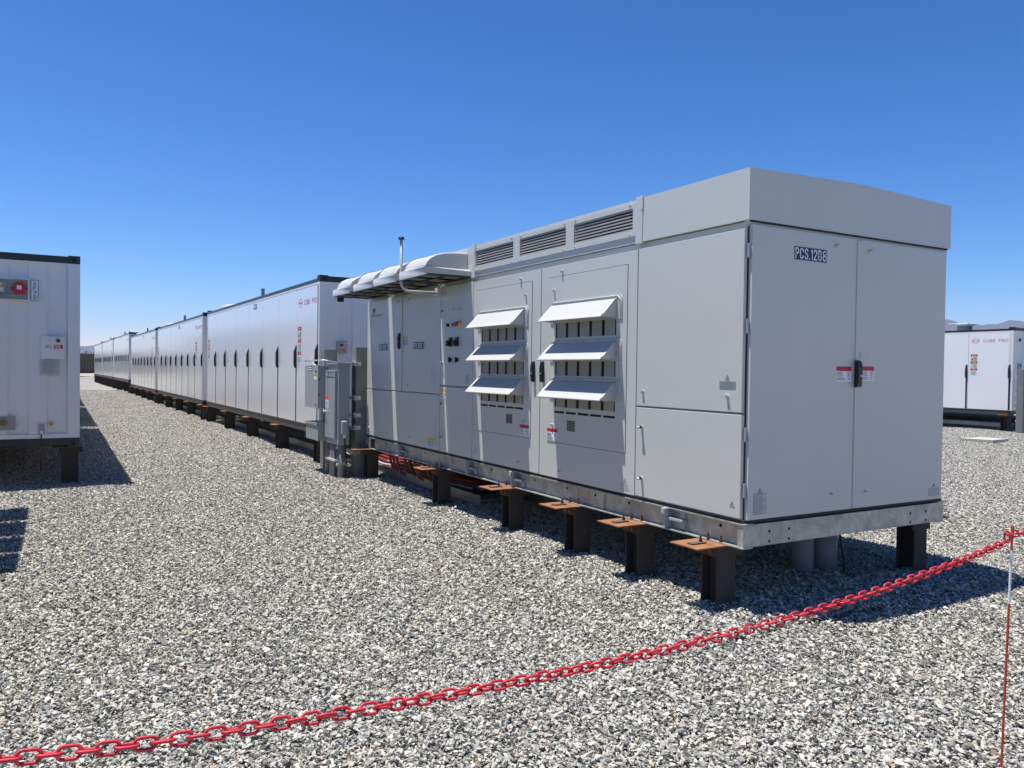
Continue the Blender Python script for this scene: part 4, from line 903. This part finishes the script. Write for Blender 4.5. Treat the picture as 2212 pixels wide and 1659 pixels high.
mb = MB(); mb.box(-0.400, -0.215, 6.985, 7.545, 1.642, 1.652); mb.box(-0.402, -0.396, 6.985, 7.545, 1.632, 1.652); mb.box(-0.40, -0.215, 6.981, 6.986, 1.632, 1.652); T(mb.build('rain_lid', M_PANEL, p))
mb = MB(); mb.box(-0.418, -0.383, 7.055, 7.50, 0.605, 1.545, 0.004); dr = T(mb.build('door', M_PANEL, p))
fd = Face((-0.418, 0, 0), (0, -1, 0), (-1, 0, 0))
s = fd.sheet('name_sticker', M_BLUE, -7.46, -7.09, 1.445, 1.525, dr); fd.stroke('PNL 480 1208', -7.45, 1.458, 0.055, 0.35, M_WHITE, s, 0.145, 0.0026)
mb = MB(); mb.use(M_ORANGE); fd.box(mb, -7.49, -7.33, 1.13, 1.185, 0, 0.0015); mb.use(M_WHITE); fd.box(mb, -7.49, -7.33, 1.02, 1.13, 0, 0.0015); mb.use(M_INK); fd.lines(mb, -7.48, -7.35, 1.03, 1.12, 5, c=0.0025); mb.build('warning_sticker', None, dr)
mb = MB(); mb.cyl(fd.p(-7.47, 0.965, 0), fd.p(-7.47, 0.965, 0.03), 0.012, 10); mb.tube([fd.p(-7.51, 0.965, 0.03), fd.p(-7.42, 0.965, 0.03)], 0.007, 8); mb.tube([fd.p(-7.5, 1.0, 0.02), fd.p(-7.5, 0.93, 0.02)], 0.005, 8); mb.build('handle', M_CHROME, dr)
mb = MB(); mb.use(M_PANEL2); mb.box(-0.35, -0.265, 6.925, 7.0, 0.665, 0.86, 0.02); mb.use(M_CHROME); mb.cyl((-0.305, 6.965, 0.62), (-0.305, 6.965, 0.665), 0.025, 14); mb.use(M_BCAB); mb.tube([(-0.305, 6.965, 0.63), (-0.29, 6.96, 0.5), (-0.27, 6.98, 0.3), (-0.28, 6.99, 0.05)], 0.009, 8); T(mb.build('outlet_cover', None, p))
tag(p, 'tall grey electrical panel with a blue label and raised narrow door, on the rack', 'electrical panel')
q = empty('disconnect_box', (-0.37, 7.92, 1.0)); 
def T2(o): o.location = (0.37, -7.92, -1.0); return o
mb = MB(); mb.box(-0.475, -0.222, 7.59, 8.255, 1.0, 1.615, 0.004); T2(mb.build('enclosure', M_PANEL2, q))
mb = MB(); mb.box(-0.500, -0.477, 7.585, 8.262, 1.0, 1.618, 0.004); dr = T2(mb.build('door', M_PANEL2, q)); fd = Face((-0.5, 0, 0), (0, -1, 0), (-1, 0, 0))
mb = MB(); mb.use(M_YEL); fd.box(mb, -7.78, -7.64, 1.475, 1.505, 0, 0.0015); mb.use(M_WHITE); fd.box(mb, -7.78, -7.64, 1.41, 1.455, 0, 0.0015); mb.use(M_BLUE); fd.box(mb, -8.04, -7.88, 1.53, 1.60, 0, 0.0015); mb.use(M_WHITE); fd.lines(mb, -8.03, -7.89, 1.535, 1.595, 2, 0.6, 0.1, 0.0025); mb.build('warning_sticker', None, dr)
mb = MB(); mb.cyl(fd.p(-7.67, 1.525, 0), fd.p(-7.67, 1.525, 0.01), 0.013, 10); mb.cyl(fd.p(-7.67, 1.05, 0), fd.p(-7.67, 1.05, 0.012), 0.011, 10)
for z in (1.40, 1.18): mb.box(-0.49, -0.47, 7.578, 7.586, z, z+0.02)
mb.build('latches', M_BLACK, dr)
tag(q, 'pale grey square disconnect box mounted behind the tall panel, upper of two', 'electrical box')
r_ = empty('junction_box', (-0.38, 7.89, 0.54)); 
def T3(o): o.location = (0.38, -7.89, -0.54); return o
mb = MB(); mb.box(-0.495, -0.25, 7.575, 8.2, 0.535, 0.775, 0.004); mb.box(-0.508, -0.25, 7.565, 7.58, 0.755, 0.788); mb.box(-0.508, -0.496, 7.565, 8.21, 0.755, 0.788); mb.box(-0.508, -0.25, 8.195, 8.21, 0.755, 0.788); T3(mb.build('enclosure', M_PANEL3, r_))
mb = MB(); 
for y in (7.72, 7.85, 8.0): mb.cyl((-0.500, y, 0.575), (-0.494, y, 0.575), 0.008, 8)
T3(mb.build('screws', M_CHROME, r_))
mb = MB(); mb.box(-0.40, -0.31, 7.66, 7.74, 0.775, 1.0); mb.box(-0.415, -0.295, 7.645, 7.755, 0.776, 0.80, 0.003); T3(mb.build('riser', M_PVC, r_))
tag(r_, 'green-grey junction box with raised rim, lower one under the disconnect box', 'electrical box')
mb = MB(); mb.tube([(-0.42, 8.50, 1.685), (-0.42, 7.50, 1.685)], 0.009, 8); mb.tube([(-0.42, 8.38, 1.68), (-0.36, 8.10, 1.60)], 0.007, 8); mb.tube([(-0.42, 7.55, 1.685), (-0.20, 7.6, 1.66)], 0.007, 8); mb.cyl((-0.42, 8.49, 1.685), (-0.42, 8.52, 1.685), 0.02, 12)
tag(mb.build('support_arm', M_CHROME), 'thin steel arm reaching out above the disconnect box', 'bracket')
# conduits
def conduit(pts, r, mt, label, cat='conduit', group=None, n=14):
    mb = MB(); mb.tube(pts, r, n); return tag(mb.build('conduit', mt), label, cat, group)
conduit([(-0.295, 7.12, -0.1), (-0.295, 7.12, 0.525)], 0.052, M_PVC, 'thick grey conduit rising into the bottom of the tall panel')
for i, y in enumerate((7.32, 7.37, 7.42, 7.47)): conduit([(-0.335, y, -0.1), (-0.335, y, 0.525)], 0.021, M_PVC, ('nearest', 'second', 'third', 'farthest')[i]+' thin grey conduit of the four under the tall panel', group='thin conduits under the tall panel')
conduit([(-0.30, 7.72, -0.1), (-0.30, 7.72, 0.54)], 0.045, M_PVC, 'grey conduit rising into the junction box')
mb = MB(); mb.box(-0.40, -0.16, 7.09, 7.55, 0.285, 0.31); mb.box(-0.36, -0.235, 7.055, 7.075, 0.245, 0.275); tag(mb.build('conduit_clamp', M_CHROME), 'galvanised strut clamp holding the conduits under the tall panel', 'clamp')
conduit([(1.22, 0.56, -0.1), (1.22, 0.56, 0.52)], 0.080, M_PVCB, 'left of the two fat grey conduits under the near end of the inverter')
conduit([(1.46, 0.56, -0.1), (1.46, 0.56, 0.52)], 0.098, M_PVCB, 'right of the two fat grey conduits under the near end of the inverter')
conduit([(1.36, 0.44, 0.50), (1.43, 0.40, 0.40), (1.46, 0.38, 0.20), (1.47, 0.38, 0.0)], 0.008, M_BCAB, 'thin black cable hanging in front of the fat conduits', 'cable', n=8)

# ---------------------------------------------------------------- cable trays and cables
def tray(x0, y0, y1, z, ang=0.0, w_=0.45):
    root = empty('cable_tray', (x0, y0, z), ang); L = y1-y0
    for xx in (0, w_):
        mb = MB(); mb.box(xx, xx+0.004, 0, L, 0, 0.105); mb.box(xx-0.018, xx+0.004, 0, L, 0.105, 0.109); mb.box(xx-0.012, xx+0.004, 0, L, -0.004, 0)
        mb.build('side_rail', M_TRAY, root)
    mb = MB(); k = 0.15
    while k < L: mb.box(0.004, w_, k, k+0.03, 0.01, 0.025); k += 0.3
    mb.build('rungs', M_TRAY, root, None)['kind'] = 'stuff' if L/0.3 > 100 else None
    return root
def cleankind(o):
    for c in D.objects:
        if 'kind' in c and c['kind'] is None: del c['kind']
t1 = tray(0.30, 4.10, 8.55, 0.10); tag(t1, 'galvanised cable tray under the far half of the inverter with a yellow-green tag', 'cable tray', 'cable trays under the row')
s = Face((0, 0, 0), (0, -1, 0), (-1, 0, 0)).sheet('tag_sticker', mat('tag_green', (0.42, 0.45, 0.16), 0.5, noise=0.3, nscale=40), -1.62, -1.45, 0.02, 0.09, t1)
x, y = bpos(8.9, 0.36); t2 = tray(x, y, y+30.2, 0.13, ANG); tag(t2, 'long galvanised cable tray running under the row of battery containers', 'cable tray', 'cable trays under the row')
t3 = tray(20.2, 9.1, 19.0, 0.12); tag(t3, 'cable tray under the right edge container', 'cable tray', 'cable trays under the row')
t4 = tray(1.0, 3.2, 6.6, 0.12, 0, 0.5); tag(t4, 'second cable tray deeper in the shade under the inverter', 'cable tray', 'cable trays under the row')
for o in list(D.objects):
    if o.get('kind', 1) is None: del o['kind']
random.seed(11)
def ordn(i): return ['first', 'second', 'third', 'fourth', 'fifth', 'sixth', 'seventh', 'eighth', 'ninth', 'tenth', 'eleventh', 'twelfth', 'thirteenth', 'fourteenth', 'fifteenth'][i]
for i in range(15):
    y = 6.66-i*0.112+random.uniform(-0.02, 0.02); mt = M_PINK if i % 4 != 2 else M_BCAB; x = 0.21+random.uniform(-0.02, 0.07)
    mb = MB(); ln = random.uniform(-0.06, 0.02); pts = [(x, y, 0.60), (x, y+ln*0.3, 0.45), (x+0.02, y+ln, 0.30), (x+0.06, y+ln-0.02, 0.20), (x+0.15, y+ln-0.10, 0.15), (x+0.2, y+ln-0.3, 0.15)]
    mb.tube(pts, 0.0185, 10); nm = 'red' if mt is M_PINK else 'black'
    tag(mb.build('drop_cable', mt), f'{nm} drop cable under the inverter, {ordn(i)} of fifteen from the far pile', 'cable', f'{nm} drop cables under the inverter')
for i in range(9):
    x = 0.40+0.04*i; z = 0.16+0.035*(i % 4); mt = (M_PINK, M_GCAB, M_PINK, M_PINK)[i % 4]; nm = 'grey' if mt is M_GCAB else 'red'
    mb = MB(); mb.tube([(x+0.012*math.sin(k*1.3+i), 4.6+k*0.35, z+0.01*math.sin(k*2+i)) for k in range(13)], 0.018, 10)
    tag(mb.build('power_cable', mt), f'{nm} cable lying lengthwise in the tray past the inverter end, {ordn(i)} of nine', 'cable', f'{nm} lengthwise cables in the tray')
for i in range(5):
    mb = MB(); x = 0.10+0.07*i; mb.tube([(x, 7.3, 0.30-0.035*i), (x+0.02, 7.7, 0.24-0.03*i), (x, 8.2, 0.28-0.03*i), (x+0.02, 8.8, 0.34-0.03*i), (x, 9.4, 0.3-0.03*i)], 0.014, 8)
    tag(mb.build('power_cable', (M_BCAB, M_GCAB)[i % 2]), ('black', 'grey')[i % 2]+' cable behind the tall panel, '+ordn(i)+' strand from the left', 'cable', ('black', 'grey')[i % 2]+' cables behind the rack')

# rack copy at the right edge, beside the container with the red logo
index_kids()
rk = copy_tree(rack); rk.location = (19.74, 0.28, 0.0); tag(rk, 'grey posts with steel strut ends at the right edge of the photo', 'rack')
pk = copy_tree(p); pk.location = (p.location.x+19.74, p.location.y+0.28, p.location.z-0.06); tag(pk, 'grey electrical panel by the right edge container', 'electrical panel')

# ventilator turret on the right edge container's roof
vt = empty('roof_ventilator', (21.2, 11.07, 2.94))
mb = MB(); mb.cyl((0, 0, -0.05), (0, 0, 0.06), 0.34, 24, 0.27); mb.build('base', M_WHITE, vt)
mb = MB(); mb.cyl((0, 0, 0.06), (0, 0, 0.24), 0.21, 24); mb.build('drum', M_PVCB, vt)
mb = MB(); mb.cyl((0, 0, 0.24), (0, 0, 0.29), 0.26, 24, 0.28); mb.box(-0.2, 0.2, -0.22, 0.42, 0.29, 0.315, 0.005); mb.cyl((-0.25, 0.75, -0.05), (-0.25, 0.75, 0.12), 0.16, 16); mb.build('cap', M_WHITE, vt)
tag(vt, 'white topped ventilator turret on the roof at the far right', 'ventilator')
# pale slab in the gravel
mb = MB(); mb.add([(15.35, 7.70, 0.075), (15.55, 7.02, 0.075), (16.35, 7.10, 0.075), (16.3, 7.74, 0.075), (15.35, 7.70, -0.05), (15.55, 7.02, -0.05), (16.35, 7.10, -0.05), (16.3, 7.74, -0.05)], [(0, 1, 2, 3), (4, 7, 6, 5), (0, 4, 5, 1), (1, 5, 6, 2), (2, 6, 7, 3), (3, 7, 4, 0)])
tag(mb.build('access_cover', mat('pale_concrete', (0.46, 0.44, 0.37), 0.85, noise=0.2, nscale=3)), 'pale square access cover set flush in the gravel at the right', 'cover')

# ---------------------------------------------------------------- chain and marker poles
def pole(name, x, y, zt, label, lean=(0.0, 0.0)):
    root = empty(name, (x, y, gz(x, y)-0.1)); H = zt-(gz(x, y)-0.1)
    def P(z): t = (H-z)/H; return (-lean[0]*t*H, -lean[1]*t*H, z)
    def seg(nm, z0, z1, mt, r=0.0048):
        mb = MB(); mb.cyl(P(z0), P(z1), r, 12); mb.build(nm, mt, root)
    seg('red_lower_section', 0, H-0.32, M_POLR); seg('white_section', H-0.32, H-0.10, M_POLW); seg('red_upper_section', H-0.10, H-0.028, M_POLR); seg('cap', H-0.030, H, M_POLR, 0.0065)
    mb = MB(); mb.cyl(P(H-0.034), P(H-0.030), 0.0068, 12); mb.build('collar', M_BLACK, root)
    return tag(root, label, 'marker pole', 'marker poles holding the chain')
pole('marker_pole', -0.298, -1.750, 0.968, 'thin red and white fibreglass pole holding the chain near the right edge', (0.04, 0.0))
pole('marker_pole', -4.51, -1.727, 0.94, 'thin red and white pole outside the frame at the left end of the chain')
pole('marker_pole', 2.45, -1.95, 0.95, 'thin red and white pole outside the frame at the right end of the chain')
ctrl = [(-4.50, -1.727, 0.900), (-4.15, -1.727, 0.852), (-3.8, -1.727, 0.813), (-3.563, -1.729, 0.789), (-3.271, -1.732, 0.773), (-2.859, -1.735, 0.758), (-2.371, -1.739, 0.754), (-1.846, -1.742, 0.765), (-1.28, -1.745, 0.798), (-0.739, -1.748, 0.852), (-0.52, -1.749, 0.880), (-0.320, -1.751, 0.911)]
def dense(c, n=40):
    c = np.array(c); out_ = []
    for i in range(len(c)-1):
        p0, p1, p2, p3 = c[max(i-1, 0)], c[i], c[i+1], c[min(i+2, len(c)-1)]
        for t in np.linspace(0, 1, n, endpoint=False):
            out_.append(0.5*((2*p1)+(-p0+p2)*t+(2*p0-5*p1+4*p2-p3)*t*t+(-p0+3*p1-3*p2+p3)*t**3))
    out_.append(c[-1]); return np.array(out_)
link_me = None
def link_mesh():
    mb = MB(); hl_, hw, r = 0.0217, 0.0125, 0.0038          # centreline half length / half width
    pts = []
    rad = 0.0115
    for cx_, cy_, t0 in ((hl_-rad, hw-rad, 0), (-(hl_-rad), hw-rad, math.pi/2), (-(hl_-rad), -(hw-rad), math.pi), (hl_-rad, -(hw-rad), 1.5*math.pi)):
        for t in np.linspace(t0, t0+math.pi/2, 6): pts.append((cx_+rad*math.cos(t), cy_+rad*math.sin(t), 0))
    mb.tube(pts, r, 9, closed=True); return mb
def chain(path, name, label, parts=100, twist0=0.6):
    P_ = dense(path); seg = np.linalg.norm(np.diff(P_, axis=0), axis=1); cum = np.concatenate([[0], np.cumsum(seg)])
    pitch = 0.0350; n = int(cum[-1]/pitch); root = empty(name, tuple(P_[len(P_)//2])); base = Vector(P_[len(P_)//2])
    proto = link_mesh().build('chain_link', M_CHAIN, root); me = proto.data
    vs0 = [v.co.copy() for v in me.vertices]; fs0 = [tuple(f.vertices) for f in me.polygons]; rest = MB(); first = True
    mats_ = []
    for i in range(n):
        s_ = (i+0.5)*pitch; k = min(np.searchsorted(cum, s_)-1, len(seg)-1); t = (s_-cum[k])/seg[k]; c = P_[k]*(1-t)+P_[k+1]*t; d = Vector(P_[k+1]-P_[k]).normalized()
        up = Vector((0, 0, 1)); side = d.cross(up).normalized(); up2 = side.cross(d)
        a = (i % 2)*math.pi/2+twist0+0.35*math.sin(i*0.11+twist0*3)+0.10*math.sin(i*0.9)+random.uniform(-0.10, 0.10)
        yv = math.cos(a)*side+math.sin(a)*up2; zv = d.cross(yv)
        M4 = Matrix((d, yv, zv)).transposed().to_4x4(); M4.translation = Vector(c)-base; mats_.append((M4, (Vector(c)-CAM).length))
    order = sorted(range(n), key=lambda i: mats_[i][1]); keep = set(order[:parts])
    for i in range(n):
        M4 = mats_[i][0]
        if i in keep:
            if first: o = proto; first = False
            else: o = D.objects.new('chain_link', me); C.objects.link(o); o.parent = root
            o.matrix_local = M4
        else: rest.add([M4@v for v in vs0], fs0, True)
    if len(rest.v): rest.build('chain_links', M_CHAIN, root)['kind'] = 'stuff'
    tag(root, label, 'chain'); return root
chain(ctrl, 'plastic_chain', 'red plastic barrier chain sagging from the pole across the foreground')
rp = [(-0.335, -1.745, 0.935), (-0.25, -1.757, 0.934), (0.0, -1.775, 0.912), (0.6, -1.82, 0.86), (1.2, -1.87, 0.84), (1.8, -1.91, 0.87), (2.44, -1.95, 0.93)]
chain(rp, 'plastic_chain', 'red plastic barrier chain leaving the pole towards the right edge', 80, 0.1)
# the looped link where the chain hooks round the pole
mb = MB(); pts = [(math.cos(t)*0.0125, 0.0, math.sin(t)*0.024+0.002*math.cos(2*t)) for t in np.linspace(0, 2*math.pi, 22, endpoint=False)]
mb.tube(pts, 0.0038, 9, closed=True); o = mb.build('hook_link', M_CHAIN); o.location = (-0.333, -1.748, 0.928); o.rotation_euler = (0.1, -0.25, -0.45); tag(o, 'upright red link looped round the marker pole near its top', 'chain link')

# ---------------------------------------------------------------- far background
M_FENCE = mat('tan_fence', (0.155, 0.125, 0.095), 0.8, noise=0.3, nscale=0.6)
fx0, fx1, fy = -70.0, 120.0, 141.0
root = empty('slatted_fence', ((fx0+fx1)/2, fy, 0)); mb = MB()
x = fx0
while x < fx1: mb.box(x-(fx0+fx1)/2, x+0.22-(fx0+fx1)/2, 0, 0.04, -0.3, 3.25); x += 0.27
mb.build('slats', M_FENCE, root); mb = MB(); mb.box((fx0-fx1)/2, (fx1-fx0)/2, 0.05, 0.12, 3.0, 3.3); mb.box((fx0-fx1)/2, (fx1-fx0)/2, 0.05, 0.12, -0.2, 0.3); mb.box((fx0-fx1)/2, (fx1-fx0)/2, 0.13, 0.15, -0.2, 3.2); mb.build('rails', M_FENCE, root)
mb = MB(); x = fx0
while x < fx1: mb.box(x-(fx0+fx1)/2, x+0.2-(fx0+fx1)/2, -0.12, -0.02, -0.3, 3.35); x += 2.6
mb.build('fence_posts', mat('fence_post', (0.17, 0.15, 0.13), 0.7, noise=0.3), root); tag(root, 'tall tan slatted fence far off at the end of the aisle', 'fence')
M_LEAF = mat('dry_shrub_leaf', (0.075, 0.085, 0.05), 0.8, noise=0.5, nscale=2)
M_TWIG = mat('twig', (0.10, 0.08, 0.06), 0.8, noise=0.3)
random.seed(3)
for i in range(5):
    x = -2.2+i*1.25+random.uniform(-0.3, 0.3); y = 148+random.uniform(-3, 6); h = random.uniform(3.6, 4.9); r = random.uniform(1.4, 2.6)
    sh = empty('shrub', (x, y, 0)); mb = MB()
    for k in range(7): a = random.uniform(0, 6.28); mb.cyl((0, 0, 0), (math.cos(a)*r*0.6, math.sin(a)*r*0.6, h*0.8), 0.05, 5, 0.015)
    mb.build('stems', M_TWIG, sh); mb = MB()
    for k in range(420):
        a = random.uniform(0, 6.28); rad = r*math.sqrt(random.random()); zz = h*(0.35+0.65*random.random()*(1-0.55*(rad/r)**2)); c = Vector((rad*math.cos(a), rad*math.sin(a), zz)); d1_ = Vector((random.gauss(0, 1), random.gauss(0, 1), random.gauss(0, 1))).normalized()*0.16; d2_ = d1_.orthogonal().normalized()*0.09
        mb.add([c-d1_, c+d2_, c+d1_, c-d2_], [(0, 1, 2, 3)])
    mb.build('foliage', M_LEAF, sh); tag(sh, 'dusty dark shrub above the far fence, '+ordn(i)+' from the left', 'shrub', 'shrubs beyond the fence')

# mountains: a ring of eroded ridges
def mountains(name, az0, az1, dist, hfun, seed, mt):
    r = np.random.default_rng(seed); na, nd = 150, 26; vs = []
    ph = r.uniform(0, 6.28, 12)
    for j in range(nd):
        d = dist*(0.93+0.42*j/(nd-1))
        for i in range(na):
            az = az0+(az1-az0)*i/(na-1); u_ = j/(nd-1); prof = math.sin(math.pi*min(1, u_*1.0))**0.8
            nz = 1+0.05*math.sin(az*40+ph[0]+u_*3)+0.03*math.sin(az*97+ph[1]+u_*9)+0.02*math.sin(az*230+ph[2]-u_*25)+0.012*math.sin(az*420+ph[3]+u_*50)
            h = hfun(az)*prof*nz
            vs.append((CAM.x+d*math.sin(az), CAM.y+d*math.cos(az), h-12))
    fs = [(j*na+i, j*na+i+1, (j+1)*na+i+1, (j+1)*na+i) for j in range(nd-1) for i in range(na-1)]
    o = MB().add(vs, fs, True).build(name, mt); o['kind'] = 'structure'; return o
M_MTN = mat('dry_mountain', (0.105, 0.10, 0.115), 0.95, noise=0.4, nscale=0.004)  # some of the haze's violet-blue is mixed into the rock colour
def hR(az): t = (az-math.radians(55))/math.radians(10); return 535+34*math.sin(t*3.0)-22*t
def hL(az): return 165+150*max(0, (az+0.07)/0.5)+20*math.sin(az*30)
mountains('hills', math.radians(38), math.radians(80), 8000, hR, 5, M_MTN)
mountains('far_hills', math.radians(-40), math.radians(40), 9000, hL, 9, M_MTN)

# air: even haze round everything
HZ = 13500.0
mb = MB(); mb.box(-HZ, HZ, -HZ, HZ, -40, 760); hz = mb.build('haze', None); 
Mh = D.materials.new('haze_air'); Mh.use_nodes = True; t = Mh.node_tree
for n in list(t.nodes): t.nodes.remove(n)
vo = t.nodes.new('ShaderNodeVolumePrincipled'); oo = t.nodes.new('ShaderNodeOutputMaterial'); t.links.new(vo.outputs[0], oo.inputs['Volume'])
vo.inputs['Color'].default_value = (0.62, 0.78, 1.0, 1); vo.inputs['Density'].default_value = 4e-5; vo.inputs['Anisotropy'].default_value = 0.2
hz.data.materials.clear(); hz.data.materials.append(Mh); hz['kind'] = 'stuff'
